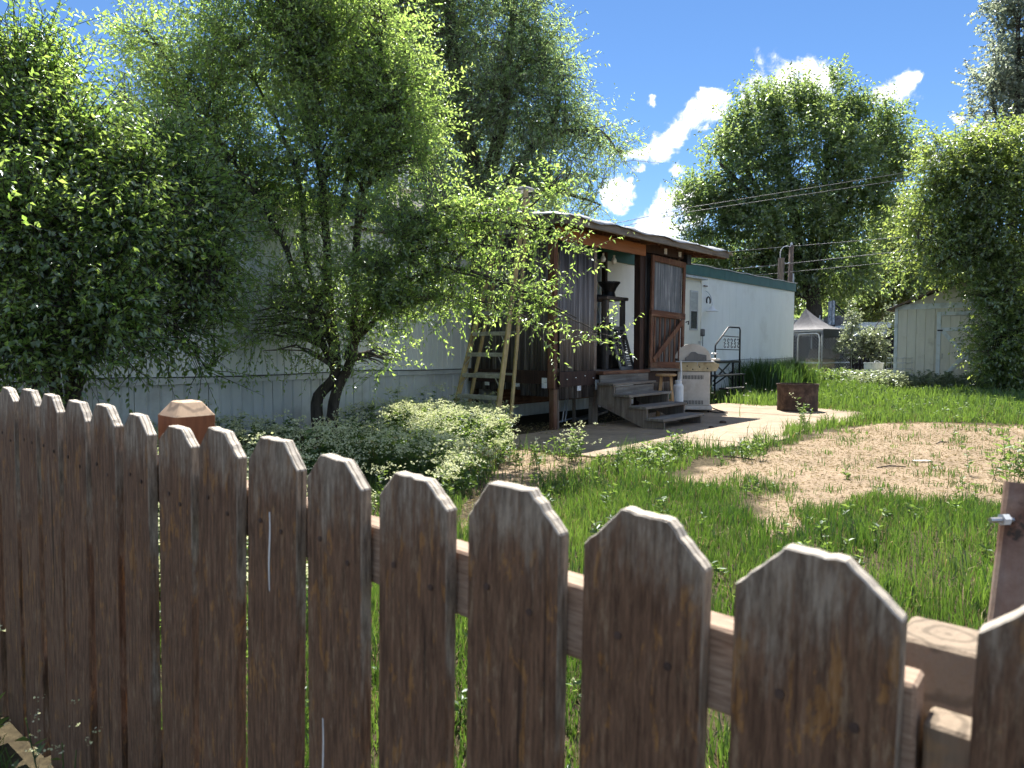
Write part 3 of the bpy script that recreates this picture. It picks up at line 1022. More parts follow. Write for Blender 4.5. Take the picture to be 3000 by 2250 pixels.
# black hanging cord on the wall near the bush
hx = wall_s(622) - S0
MB().tube([(hx, -0.02, 1.32), (hx + 0.015, -0.04, 1.28), (hx + 0.012, -0.03, 1.1), (hx + 0.03, -0.03, 0.98)], 0.010, 5).build('wall_cord', 'black', home)

# ================================================================== THE PORCH
PY, DECK, PS0, PS1 = 6.4, 0.82, 8.27, 12.0
porch = thing('covered_porch', 'brown timber porch with smoked corrugated walls and tarp covered roof', 'porch', Lw(PS0, PY), TH)
PD = WALL_Y - PY - 0.05     # depth
PW = PS1 - PS0
OP0, OP1 = 9.33 - PS0, 10.60 - PS0   # doorway


def post(x, y, z1, w=0.09, m='redwood', z0=-0.08, bv=0.004):
    return MB().box(x - w / 2, x + w / 2, y - w / 2, y + w / 2, z0, z1).build('post', m, porch, bevel=bv)


post(0.0, 0.0, 2.78, m='redwood')
post(OP0 - 0.05, 0.0, 2.78, m='greywoodv')
post(OP1 + 0.06, 0.0, 2.95, 0.12, m='darkwood')
post(OP1 + 0.19, 0.03, 2.95, 0.10, m='darkwood')
post(PW, 0.0, 2.95, m='redwood')
post(0.0, PD - 0.05, 3.1, m='darkwood')
post(PW, PD - 0.05, 3.1, m='darkwood')
# lower halves of the front posts are pale sleeves
for xx in (0.0, OP0 - 0.05):
    MB().box(xx + 0.048, xx + 0.085, -0.05, 0.04, -0.08, 0.62).build('post_sleeve', 'greywoodv', porch, bevel=0.003)
# deck: joists, rim and boards
for i in range(int(PD / 0.145)):
    y0 = -0.03 + i * 0.145
    MB().box(-0.05, PW + 0.05, y0, y0 + 0.139, DECK - 0.038, DECK).build('deck_board', 'greywood', porch, bevel=0.003)
for q in (-0.055, PD - 0.12):
    MB().box(-0.06, PW + 0.06, q, q + 0.038, DECK - 0.235, DECK - 0.042).build('rim_joist', 'darkwood', porch)
for i in range(9):
    xx = i * PW / 8
    MB().box(xx - 0.019, xx + 0.019, -0.01, PD - 0.13, DECK - 0.22, DECK - 0.042).build('joist', 'darkwood', porch)
MB().box(OP0 - 0.07, OP1 + 0.08, -0.22, -0.06, DECK - 0.045, DECK + 0.008).build('threshold_board', 'redwoodh', porch, bevel=0.004)
MB().box(OP0 - 0.05, OP1 + 0.06, -0.20, -0.165, DECK - 0.2, DECK - 0.047).build('threshold_riser', 'greywood', porch, bevel=0.003)
# shade boards under the deck, near the home's skirting
MB().box(0.2, PW - 0.2, PD - 0.35, PD - 0.32, 0.25, DECK - 0.25).build('skirt_board', 'redwoodh', porch)


def corrugated(p, q, z0, z1, pitch=0.066, amp=0.011, jag=0.02):
    """wavy sheet standing between plan points p and q"""
    p, q = Vector((p[0], p[1], 0)), Vector((q[0], q[1], 0))
    d = q - p
    L_ = d.length
    d.normalize()
    nrm_ = Vector((d.y, -d.x, 0))
    n = int(L_ / pitch * 4) + 1
    vs, fs = [], []
    for i in range(n + 1):
        t = min(L_, i * pitch / 4)
        off = amp * math.sin(t / pitch * 2 * math.pi)
        jj = random.uniform(-jag, jag)
        a = p + d * t + nrm_ * off
        vs += [(a.x, a.y, z0 + jj), (a.x, a.y, z1)]
    for i in range(n):
        fs.append((2 * i, 2 * i + 2, 2 * i + 3, 2 * i + 1))
    m = MB()
    m.add(vs, fs)
    return m


def sheets(p, q, z0, z1, name='corrugated_panel', m='corr', w=0.62):
    p, q = Vector(p), Vector(q)
    L_ = (q - p).length
    n = max(1, round(L_ / w))
    for i in range(n):
        a, b = p.lerp(q, i / n), p.lerp(q, (i + 1) / n)
        sh = corrugated(a, b, z0 + random.uniform(-0.05, 0.05), z1, jag=0.006)
        o = sh.build(name, m, porch, smooth=True, fix=False)
        sd = o.modifiers.new('solidify', 'SOLIDIFY')
        sd.thickness = 0.004


sheets((0.06, -0.062), (OP0 - 0.10, -0.062), 0.45, 2.72)
sheets((-0.062, PD - 0.02), (-0.062, 0.05), 0.52, 2.95)
sheets((OP1 + 0.26, -0.03), (PW - 0.05, -0.03), 0.36, 0.80, m='corr')
sheets((OP1 + 0.26, 0.0), (PW - 0.05, 0.0), 0.84, 2.85, m='corr')
sheets((PW + 0.062, 0.05), (PW + 0.062, PD * 0.5), 0.5, 2.4)
# corner board and kick plates
MB().box(-0.115, -0.078, -0.10, 0.02, 0.60, 2.76).build('corner_board', 'redwood', porch, bevel=0.003)
MB().box(0.02, OP0 - 0.1, -0.10, -0.078, 0.62, 0.84).build('kick_board', 'darkwood', porch)
MB().box(-0.10, -0.078, 0.05, PD, 0.66, 0.86).build('kick_board', 'darkwood', porch)
# header beams
MB().box(-0.06, OP1 + 0.1, -0.11, -0.065, 2.76, 2.95).build('header', 'orangewood', porch, bevel=0.004)
MB().box(OP1 + 0.102, PW + 0.06, -0.10, -0.055, 2.83, 2.98).build('header', 'darkwood', porch, bevel=0.004)
MB().box(-0.095, -0.05, -0.06, PD, 2.95, 3.06).build('header', 'darkwood', porch, bevel=0.004)
# rafters and roof boards, rising from the eave to the home
EY, EZ, RY, RZ = -0.48, 3.00, PD + 0.35, 3.32
RX0, RX1 = -0.30, 13.12 - PS0
for i in range(9):
    xx = RX0 + 0.06 + i * (RX1 - RX0 - 0.12) / 8
    MB().bar((xx, EY + 0.03, EZ - 0.055), (xx, RY, RZ - 0.055), 0.038, 0.10).build('rafter', 'redwoodh', porch)
nb = 14
for i in range(nb):
    t0, t1 = i / nb, (i + 0.97) / nb
    y0, y1, z0, z1 = EY + (RY - EY) * t0, EY + (RY - EY) * t1, EZ + (RZ - EZ) * t0, EZ + (RZ - EZ) * t1
    MB().add([(RX0, y0, z0), (RX1, y0, z0), (RX1, y1, z1), (RX0, y1, z1), (RX0, y0, z0 + 0.02), (RX1, y0, z0 + 0.02), (RX1, y1, z1 + 0.02), (RX0, y1, z1 + 0.02)],
             [(0, 1, 2, 3), (4, 5, 6, 7), (0, 1, 5, 4), (1, 2, 6, 5), (2, 3, 7, 6), (3, 0, 4, 7)]).build('roof_board', 'redwoodh', porch)
MB().box(RX0, RX1, EY - 0.03, EY + 0.012, EZ - 0.09, EZ + 0.022).build('eave_board', 'greywood', porch, bevel=0.004)
MB().bar((RX1 + 0.018, EY, EZ - 0.035), (RX1 + 0.018, RY, RZ - 0.035), 0.032, 0.11).build('eave_board', 'greywood', porch)
MB().bar((RX0 - 0.018, EY, EZ - 0.035), (RX0 - 0.018, RY, RZ - 0.035), 0.032, 0.11).build('eave_board', 'greywood', porch)
# crumpled tarp over the roof, sagging over the edges
nx_, ny_ = 90, 26
vs, fs = [], []
rt = np.random.default_rng(11)
for j in range(ny_ + 1):
    for i in range(nx_ + 1):
        a, b = i / nx_, j / ny_
        xx = RX0 - 0.10 + (RX1 - RX0 + 0.20) * a
        yy = EY - 0.07 + (RY - EY + 0.15) * b
        zz = EZ + (RZ - EZ) * min(1, max(0, (yy - EY) / (RY - EY))) + 0.036
        edge = min(1.0, min(i, nx_ - i) / 4.0) * min(1.0, j / 2.0)
        zz += (0.055 * float(vnoise(xx, yy, 4.5, 9)) + 0.028 * float(vnoise(xx, yy, 13, 8)) - 0.006) * (0.4 + 0.6 * edge)
        if j == 0: zz -= 0.045 + 0.02 * math.sin(xx * 5)
        if i == 0 or i == nx_: zz -= 0.05 + 0.03 * math.sin(yy * 6)
        vs.append((xx, yy, zz))
for j in range(ny_):
    for i in range(nx_):
        q = j * (nx_ + 1) + i
        fs.append((q, q + 1, q + nx_ + 2, q + nx_ + 1))
tp = MB()
tp.add(vs, fs)
o = tp.build('tarp', 'tarp', porch, smooth=True, fix=False)
sd = o.modifiers.new('solidify', 'SOLIDIFY')
sd.thickness = 0.004
# corrugated screen door swung back flat, sagging: clear upper sheet, boarded lower half with a diagonal brace
DX0, DX1, DY0, DZ0, DZM, DZ1 = OP1 + 0.20, PW + 0.02, -0.15, 0.90, 1.80, 2.80
door = MB()
door.box(DX0, DX0 + 0.085, DY0, DY0 + 0.035, DZ0, DZ1)
door.box(DX1 - 0.085, DX1, DY0, DY0 + 0.035, DZ0, DZ1)
door.box(DX0 + 0.085, DX1 - 0.085, DY0, DY0 + 0.035, DZ1 - 0.10, DZ1)
do = door.build('porch_door', 'redwood', porch, bevel=0.004)
do.location = (DX0, 0, DZ0)
do.rotation_euler = (0, R(1.6), 0)
do.data.transform(Matrix.Translation((-DX0, 0, -DZ0)))


def dpart(m, name, mt, **kw):
    o_ = m.build(name, mt, do, **kw)
    o_.data.transform(Matrix.Translation((-DX0, 0, -DZ0)))
    return o_


dpart(MB().box(DX0 - 0.01, DX1, DY0 - 0.012, DY0 + 0.04, DZM - 0.055, DZM + 0.055), 'mid_rail', 'redwoodh', bevel=0.004)
dpart(MB().box(DX0, DX1, DY0 - 0.008, DY0 + 0.04, DZ0 - 0.05, DZ0 + 0.06), 'bottom_rail', 'redwoodh', bevel=0.004)
dpart(MB().box(DX0 - 0.02, DX1 + 0.01, DY0 - 0.02, DY0 + 0.03, DZ0 - 0.10, DZ0 - 0.055), 'drip_board', 'greywood', bevel=0.003)
dpart(corrugated((DX0 + 0.05, DY0 + 0.055), (DX1 - 0.05, DY0 + 0.055), DZM + 0.02, DZ1 - 0.05, jag=0), 'corrugated_sheet', 'corr2', smooth=True, fix=False)
dpart(corrugated((DX0 + 0.05, DY0 + 0.075), (DX1 - 0.05, DY0 + 0.075), DZ0, DZM - 0.02, jag=0), 'backing_sheet', 'corr', smooth=True, fix=False)
for i in range(6):
    xx = DX0 + 0.16 + i * (DX1 - DX0 - 0.32) / 5
    dpart(MB().box(xx - 0.022, xx + 0.022, DY0 + 0.01, DY0 + 0.03, DZ0 + 0.06, DZM - 0.06), 'slat', 'redwood', bevel=0.003)
dpart(MB().bar((DX0 + 0.09, DY0 - 0.012, DZ0 + 0.08), (DX1 - 0.09, DY0 - 0.012, DZM - 0.08), 0.024, 0.10, up=(-0.6, 0, 1)), 'diagonal_brace', 'redwood', bevel=0.004)
dpart(MB().tube([(DX1 + 0.0, DY0 - 0.02, DZM - 0.1), (DX1 + 0.05, DY0 - 0.05, DZM - 0.08), (DX1 + 0.06, DY0 - 0.04, DZM - 0.14)], 0.012, 6), 'latch', 'black')
# inside: railing along the home
for z in (1.62, 1.20, 0.98):
    MB().box(OP0 + 0.3, PW - 0.1, PD - 0.20, PD - 0.165, z - 0.045, z + 0.045).build('handrail' if z > 1.5 else 'rail', 'darkwood', porch)
for i in range(14):
    xx = OP0 + 0.36 + i * 0.165
    if xx < PW - 0.15:
        MB().box(xx - 0.018, xx + 0.018, PD - 0.163, PD - 0.128, DECK, 1.62).build('baluster', 'darkwood', porch)
# two bare bulbs and small white tags under the header, junction box at the eave end
for xx in (OP0 + 0.60, OP0 + 0.93):
    MB().lathe([(0.0, -0.05), (0.03, -0.04), (0.048, 0.0), (0.036, 0.035), (0.018, 0.06), (0.018, 0.10)], (xx, 0.25, 2.66), 12).build('bulb', 'cream', porch, smooth=True)
for xx in (OP1 + 0.72, OP1 + 1.25):
    MB().box(xx, xx + 0.10, -0.112, -0.106, 2.855, 2.955).build('tag', 'card', porch)
MB().box(PW + 0.10, PW + 0.26, -0.16, 0.0, 2.74, 2.92).build('speaker_box', 'black', porch, bevel=0.01)
# printed white cards along the lower edge of the walls
for (xx, yy, ax) in ((-0.085, 1.25, 'x'), (-0.085, 0.62, 'x'), (-0.118, 0.07, 'x'), (0.52, -0.085, 'y'), (OP0 - 0.075, -0.10, 'y')):
    c = MB()
    z = 0.62 + (0.06 if ax == 'x' else 0.0)
    if ax == 'x': c.box(xx - 0.010, xx, yy - 0.045, yy + 0.045, z - 0.075, z + 0.075)
    else: c.box(xx - 0.045, xx + 0.045, yy - 0.010, yy, z - 0.075, z + 0.075)
    c.build('card', 'card', porch)
for (xx, z) in ((0.2, 0.72), (0.42, 0.74), (0.66, 0.76), (0.88, 0.72)):
    MB().lathe([(0.0, 0.0), (0.012, 0.002), (0.012, 0.012), (0.0, 0.014)], (xx, -0.104, z), 6).build('screw', 'card', porch)

# steps: four treads on two notched stringers
STX0, STX1 = 9.13, 10.36
steps = thing('porch_steps', 'grey weathered wooden steps with four treads leading up to the porch', 'steps', Lw(STX0, PY - 0.2), TH)
RUN, RISE, NT = 0.285, DECK / 5.0, 4
for k in range(NT):
    zt = DECK - RISE * (k + 1)
    y1 = -RUN * k + 0.01
    MB().box(-0.03, STX1 - STX0 + 0.03, y1 - RUN - 0.03, y1 - 0.015, zt - 0.038, zt + random.uniform(-.002, .002)).build('tread', 'greywood', steps, bevel=0.004)
for xx in (0.02, STX1 - STX0 - 0.06):
    poly = [(0.02, DECK - RISE - 0.04)]
    for k in range(NT):
        zt = DECK - RISE * (k + 1) - 0.04
        poly += [(-RUN * k, zt), (-RUN * (k + 1), zt)]
        if k < NT - 1: poly.append((-RUN * (k + 1), zt - RISE))
    poly += [(-RUN * NT, 0.0), (-RUN * NT + 0.32, 0.0), (0.02, DECK - RISE - 0.34)]
    MB().prism(poly, 'x', xx, xx + 0.04).build('stringer', 'greywoodv', steps)
for k in range(2):
    zt = DECK - RISE * (k + 1)
    MB().box(0.06, STX1 - STX0 - 0.06, -RUN * k - 0.012, -RUN * k + 0.012, zt + 0.0, zt + RISE - 0.05).build('riser', 'greywood', steps)

# ================================================================== THINGS ROUND THE PORCH
# ---- tall closed stepladder leaning on the porch roof edge
lad_s, lad_y0, lad_y1 = 6.98, 7.27, 6.39      # feet: along the wall, left foot, right foot
lad = thing('step_ladder', 'tall yellow fibreglass stepladder leaning against the porch roof', 'ladder', Lw(lad_s, (lad_y0 + lad_y1) / 2), TH)
LH, LEAN = 3.62, 0.98
HB, HT = 0.44, 0.165


def lp(a, h, back=0.0):
    """a: -1 left rail .. 1 right rail, h metres along the rail"""
    t = h / LH
    hw = HB + (HT - HB) * t
    return Vector((LEAN * t + back, -a * hw, h * math.cos(math.asin(LEAN / LH))))


for a in (-1, 1):
    MB().bar(lp(a, 0), lp(a, LH), 0.030, 0.085, up=(1, 0, 0.0)).build('side_rail', 'fibre', lad, bevel=0.004)
    q0, q1 = lp(a * 1.0, 0.03, 0.30), lp(a, LH - 0.1, 0.07)
    MB().bar(q0, q1, 0.030, 0.055, up=(1, 0, 0)).build('rear_rail', 'fibre', lad, bevel=0.004)
    MB().box(-0.06, 0.07, -a * HB - 0.03, -a * HB + 0.03, -0.03, 0.05).build('foot', 'black', lad, bevel=0.006)
for i in range(11):
    h = 0.25 + i * 0.305
    p, q = lp(-1, h), lp(1, h)
    st = MB()
    st.bar(p + Vector((0.0, -0.016, 0)), q + Vector((0.0, 0.016, 0)), 0.085, 0.012)
    st.bar(p + Vector((-0.045, -0.016, -0.025)), q + Vector((-0.045, 0.016, -0.025)), 0.006, 0.05)
    st.build('step', 'laddermetal', lad, bevel=0.002)
    if i < 6:
        for a in (-1, 1):
            m_ = lp(a, h - 0.17) + Vector((-0.02, a * 0.012, 0))
            n_ = lp(a * 0.70, h) + Vector((-0.03, 0, -0.035))
            MB().bar(m_, n_, 0.006, 0.022, up=(1, 0, 0)).build('step_brace', 'laddermetal', lad)
    if i % 2 == 0 and i < 10:
        b0, b1 = lp(-1, h, 0.30 - 0.23 * h / LH), lp(1, h, 0.30 - 0.23 * h / LH)
        MB().bar(b0, b1, 0.02, 0.03).build('rear_bar', 'laddermetal', lad)
cap = lp(0, LH, 0.03)
MB().box(cap.x - 0.09, cap.x + 0.12, -HT - 0.03, HT + 0.03, cap.z - 0.015, cap.z + 0.035).build('top_cap', 'laddermetal', lad, bevel=0.012)

# ---- gas grill, seen from its end
gr = thing('gas_grill', 'sun-bleached gas grill with domed lid and slotted end panel beside the steps', 'grill', (3.33, 13.0, 0.0), R(78))
MB().box(0.0, 1.05, -0.29, 0.29, 0.14, 0.76).build('cabinet', 'grillmetal', gr, bevel=0.008)
sl = MB()
for zc in (0.655, 0.195):
    for i in range(14):
        yy = -0.17 + i * 0.0262
        sl.box(-0.004, 0.004, yy, yy + 0.013, zc - 0.036, zc + 0.036)
o = sl.build('vent_slots', 'black', gr)
MB().box(-0.05, 1.1, -0.33, 0.33, 0.06, 0.135).build('base_shelf', 'grillmetal', gr, bevel=0.012)
for (a, b) in ((0.05, -0.27), (0.05, 0.27), (1.0, -0.27), (1.0, 0.27)):
    MB().lathe([(0.035, -0.015), (0.05, -0.012), (0.05, 0.012), (0.035, 0.015)], (0, 0, 0), 12, True).build('caster', 'black', gr).matrix_local = Matrix.Translation((a, b, 0.05)) @ Matrix.Rotation(R(90), 4, 'X')
# firebox with sloping control panel towards the yard
MB().prism([(0.30, 0.765), (0.30, 0.93), (-0.34, 0.93), (-0.46, 0.90), (-0.40, 0.77), (-0.29, 0.765)], 'x', -0.02, 1.08).build('firebox', 'grilltan', gr, bevel=0.006)
for yy, zz in ((-0.10, 0.845), (0.12, 0.86), (0.02, 0.80), (-0.24, 0.82)):
    MB().tube([(-0.021, yy, zz), (-0.032, yy, zz)], 0.014, 8).build('bolt', 'black', gr)
MB().box(-0.05, 1.1, -0.36, 0.33, 0.932, 0.952).build('rim', 'alu', gr, bevel=0.004)
lid = []
for i in range(17):
    t = math.pi * i / 16
    lid.append((0.02 + 0.335 * math.cos(t), 0.955 + (0.315 * math.sin(t)) ** 1.0))
lo = MB().prism(lid, 'x', 0.0, 1.05).build('lid', 'grillmetal', gr, bevel=0.012)
MB().prism([(0.16, 0.957), (0.16, 1.01), (0.10, 1.05), (0.05, 1.115), (-0.02, 1.12), (-0.07, 1.085), (-0.22, 1.06), (-0.22, 0.957)], 'x', -0.035, -0.003).build('lid_end_plate', 'louver', lo, bevel=0.004)
MB().tube([(0.1, -0.37, 1.08), (0.1, -0.42, 1.09), (0.95, -0.42, 1.09), (0.95, -0.37, 1.08)], 0.014, 8).build('lid_handle', 'alu', lo)
MB().lathe([(0.0, 0.0), (0.10, 0.0), (0.09, 0.03), (0.0, 0.045)], (0.5, -0.41, 0.955), 14).build('side_burner_cap', 'grillmetal', gr, smooth=True)
MB().tube([(-0.03, 0.30, 0.98), (-0.05, 0.36, 0.99), (-0.05, 0.39, 1.02)], 0.018, 6).build('hose_fitting', 'black', gr)
hk = MB()
hk.tube([(-0.04, -0.06, 0.935), (-0.055, -0.06, 0.90), (-0.05, -0.06, 0.87), (-0.03, -0.06, 0.865)], 0.005, 5)
hk.build('hook', 'steel', gr)
MB().tube([(0.1, -0.30, 0.02), (-0.1, -0.42, 0.02), (0.05, -0.60, 0.02), (0.25, -0.50, 0.02), (0.35, -0.28, 0.1)], 0.012, 6).build('gas_hose', 'black', gr, smooth=True)

# white bucket-like canister between the steps and the grill, white strap
can = thing('plastic_canister', 'tall white plastic canister between the steps and the grill', 'canister', Lw(11.35, 6.0), TH)
MB().lathe([(0.0, 0), (0.085, 0.0), (0.09, 0.02), (0.09, 0.52), (0.075, 0.55), (0.06, 0.56), (0.06, 0.62), (0.0, 0.63)], (0, 0, 0), 18).build('body', 'whitepaint', can, smooth=False)
MB().tube([(0.07, 0.0, 0.55), (0.10, 0.0, 0.8), (0.07, 0, 0.97)], 0.016, 6).build('spout', 'whitepaint', can)

# ---- pale wooden bar stool behind the steps
st = thing('bar_stool', 'pale wooden bar stool standing behind the porch steps', 'stool', Lw(10.78, 5.93), TH + 0.4)
MB().lathe([(0.0, 0.715), (0.16, 0.715), (0.175, 0.725), (0.175, 0.745), (0.16, 0.755), (0.0, 0.75)], (0, 0, 0), 22).build('seat', 'stool', st)
for i in range(4):
    a = math.pi / 4 + i * math.pi / 2
    MB().tube([(0.11 * math.cos(a), 0.11 * math.sin(a), 0.72), (0.19 * math.cos(a), 0.19 * math.sin(a), 0.0)], [0.017, 0.02], 8).build('leg', 'stool', st, smooth=True)
for i, z in ((0, 0.26), (1, 0.31), (2, 0.26), (3, 0.31)):
    a, b = math.pi / 4 + i * math.pi / 2, math.pi / 4 + (i + 1) * math.pi / 2
    r_ = 0.19 - 0.08 * z / 0.72
    MB().tube([(r_ * math.cos(a), r_ * math.sin(a), z), (r_ * math.cos(b), r_ * math.sin(b), z)], 0.011, 7).build('stretcher', 'stool', st, smooth=True)

# ---- black metal entry platform with handrail and scroll panel, below the home's door
pf = thing('metal_entry_platform', 'black metal entry platform with scrollwork handrail below the trailer door', 'platform', Lw(14.75, 7.15), TH)
PL = 1.95
MB().box(0, PL, 0, 0.80, 0.835, 0.885).build('deck_plate', 'black', pf, bevel=0.006)
for (a, b) in ((0.05, 0.03), (1.55, 0.03), (0.05, 0.76), (1.9, 0.76)):
    MB().box(a - 0.02, a + 0.02, b - 0.02, b + 0.02, 0.0, 0.834).build('leg', 'black', pf)
MB().bar((0.6, 0.05, 0.83), (1.55, 0.05, 0.42), 0.02, 0.03).build('cross_brace', 'black', pf)
MB().bar((0.6, 0.09, 0.42), (1.5, 0.09, 0.83), 0.02, 0.03).build('cross_brace', 'black', pf)
MB().bar((1.55, 0.05, 0.62), (1.9, 0.7, 0.25), 0.02, 0.03).build('cross_brace', 'black', pf)
MB().box(0.1, 1.55, -0.28, -0.02, 0.55, 0.585).build('step_plate', 'black', pf, bevel=0.004)
MB().box(0.1, 1.0, -0.52, -0.29, 0.27, 0.305).build('step_plate', 'black', pf, bevel=0.004)
for (a, b, z) in ((0.12, -0.5, 0.27), (0.98, -0.5, 0.27), (1.5, -0.26, 0.55), (1.1, -0.26, 0.55)):
    MB().box(a - 0.015, a + 0.015, b, b + 0.03, 0, z).build('leg', 'black', pf)
h0, h1 = 0.55, 1.9
MB().tube([(h0, 0.02, 0.0), (h0, 0.02, 1.22), (h0 + 0.02, 0.02, 1.26), (h0 + 0.66, 0.02, 1.66), (h0 + 0.72, 0.02, 1.68), (h1 - 0.06, 0.02, 1.68), (h1, 0.02, 1.63), (h1, 0.02, 0.0)], 0.020, 8).build('handrail', 'black', pf, smooth=True)
for z in (1.16, 1.47):
    x0 = h0 + 0.02 if z < 1.3 else h0 + 0.36
    MB().tube([(x0, 0.02, z), (h1, 0.02, z - 0.02)], 0.011, 6).build('panel_bar', 'black', pf)
for i in range(5):
    cx = h0 + 0.50 + i * 0.19
    sg = 1 if i % 2 else -1
    pts = []
    for t in np.linspace(0, 1, 22):
        if t < 0.35:
            a = math.pi * 1.6 * (1 - t / 0.35)
            r_ = 0.022 + 0.05 * (t / 0.35)
            pts.append((cx + sg * (-0.02 + r_ * math.sin(a)), 0.02, 1.225 + r_ * math.cos(a) * 0.8))
        elif t > 0.65:
            q = (t - 0.65) / 0.35
            a = math.pi * 1.6 * q
            r_ = 0.072 - 0.05 * q
            pts.append((cx + sg * (0.02 - r_ * math.sin(a)), 0.02, 1.375 - r_ * math.cos(a) * 0.8))
        else:
            q = (t - 0.35) / 0.30
            pts.append((cx + sg * 0.05 * math.sin((q - 0.5) * math.pi), 0.02, 1.29 + 0.02 * q))
    MB().tube(pts, 0.009, 5).build('scroll', 'black', pf, smooth=True)
hose = MB().tube([(0.8 + 0.55 * math.cos(t), 0.4 + 0.2 * math.sin(t * 1.3), 0.905 + 0.012 * math.sin(3 * t)) for t in np.linspace(0, 5, 30)], 0.013, 6).build('coiled_hose', 'black', None, smooth=True)
hose.location = pf.location
hose.rotation_euler = (0, 0, TH)
tag(hose, 'dark hose lying coiled on the metal entry platform', 'hose')

# ---- fire ring
fr = thing('fire_ring', 'rusted steel fire ring standing at the patio edge', 'fire ring', G(2354, 1209) + Vector((0.02, 0.34, 0.012)))
MB().lathe([(0.355, 0.0), (0.362, 0.02), (0.360, 0.30), (0.372, 0.50), (0.360, 0.502), (0.347, 0.30), (0.345, 0.0)], (0, 0, 0), 40).build('ring', 'rust', fr, smooth=False)
MB().lathe([(0.362, 0.485), (0.379, 0.485), (0.379, 0.506), (0.362, 0.506)], (0, 0, 0), 40, True).build('rim', 'rust', fr)

# ---- inside the porch: stand with a black pot, louvred panel, green bag
sd_ = thing('resin_stand', 'brown open frame stand inside the porch doorway', 'stand', Lw(10.27, 6.80, DECK), TH)
for (a, b) in ((0.03, 0.03), (0.55, 0.03), (0.03, 0.42), (0.55, 0.42)):
    MB().box(a - 0.04, a + 0.04, b - 0.04, b + 0.04, 0, 1.20).build('leg', 'plastic', sd_, bevel=0.01)
MB().box(-0.05, 0.63, -0.05, 0.50, 1.201, 1.26).build('top', 'plastic', sd_, bevel=0.012)
for z in (0.55, 0.25):
    MB().box(0.075, 0.505, -0.005, 0.055, z, z + 0.09).build('rail', 'plastic', sd_, bevel=0.006)
pot = MB().lathe([(0.0, 0.0), (0.11, 0.0), (0.115, 0.02), (0.10, 0.09), (0.13, 0.16), (0.185, 0.24), (0.195, 0.24), (0.195, 0.27), (0.175, 0.27), (0.12, 0.17), (0.0, 0.15)], (0, 0, 0), 20).build('flower_pot', 'black', None, smooth=False)
pot.location = Lw(10.62, 6.98, DECK + 1.262)
tag(pot, 'black flared flower pot on top of the brown stand', 'pot')
tray = MB().box(-0.2, 0.2, -0.12, 0.12, 0, 0.025).build('shallow_tray', 'black', None, bevel=0.01)
tray.location = Lw(10.33, 7.02, DECK + 1.262)
tray.rotation_euler = (0, 0, TH)
tag(tray, 'shallow black tray on the stand next to the flower pot', 'tray')
lv = thing('louvred_panel', 'grey louvred panel leaning inside the porch doorway', 'panel', Lw(10.25, 6.50, DECK), TH)
fl = MB()
for q in ((0.0, 0.05), (0.21, 0.25), (0.41, 0.46)):
    fl.bar((q[0] + 0.02, 0.0, 0.0), (q[0] + 0.02, 0.22, 0.72), 0.045, 0.025, up=(0, -1, 0.3))
fl.bar((-0.005, 0.0, 0.02), (0.46, 0.0, 0.02), 0.025, 0.06)
fl.bar((-0.005, 0.218, 0.715), (0.46, 0.218, 0.715), 0.025, 0.06)
fl.build('frame', 'louver', lv)
for i in range(15):
    t = (i + 1.2) / 17
    for x0 in (0.045, 0.252):
        MB().bar((x0, 0.22 * t, 0.72 * t), (x0 + 0.165, 0.22 * t, 0.72 * t), 0.034, 0.005, up=(0, 0.6, 1)).build('slat', 'louver', lv)
bag = MB().lathe([(0.0, 0.0), (0.15, 0.0), (0.17, 0.08), (0.16, 0.22), (0.11, 0.33), (0.05, 0.38), (0.07, 0.42), (0.0, 0.41)], (0, 0, 0), 12).build('green_bag', 'bag', None, smooth=True)
bag.location = Lw(11.15, 7.30, DECK + 0.42)
bag.scale = (1.0, 0.7, 1.0)
tag(bag, 'green bag on a crate inside the porch', 'bag')
crate = MB().box(-0.24, 0.24, -0.2, 0.2, 0, 0.42).build('storage_crate', 'plastic', None, bevel=0.015)
crate.location = Lw(11.15, 7.30, DECK)
crate.rotation_euler = (0, 0, TH)
tag(crate, 'dark storage crate on the porch floor under the green bag', 'crate')
# clutter below the porch: folded chair frame and boards
fc = thing('folded_chair_frame', 'thin metal chair frame lying under the porch', 'chair frame', Lw(8.95, 6.75), TH)
MB().tube([(0, 0, 0.02), (0.15, 0.05, 0.36), (0.18, 0.05, 0.36)], 0.012, 6).build('leg', 'alu', fc)
MB().tube([(0.08, 0.0, 0.02), (0.23, 0.05, 0.40)], 0.012, 6).build('leg', 'alu', fc)
MB().tube([(-0.1, 0.0, 0.03), (0.5, 0.1, 0.05)], 0.014, 6).build('crossbar', 'alu', fc)
MB().box(0.30, 0.34, -0.02, 0.02, 0.0, 0.52).build('upright', 'greywoodv', fc)
lb = MB().bar((0, 0, 0.03), (1.5, 0.5, 0.03), 0.14, 0.04).build('loose_board', 'greywood', None)
lb.location = Lw(9.4, 6.75, 0.0)
lb.rotation_euler = (0, 0, TH)
tag(lb, 'loose grey board on the dirt under the porch', 'board')
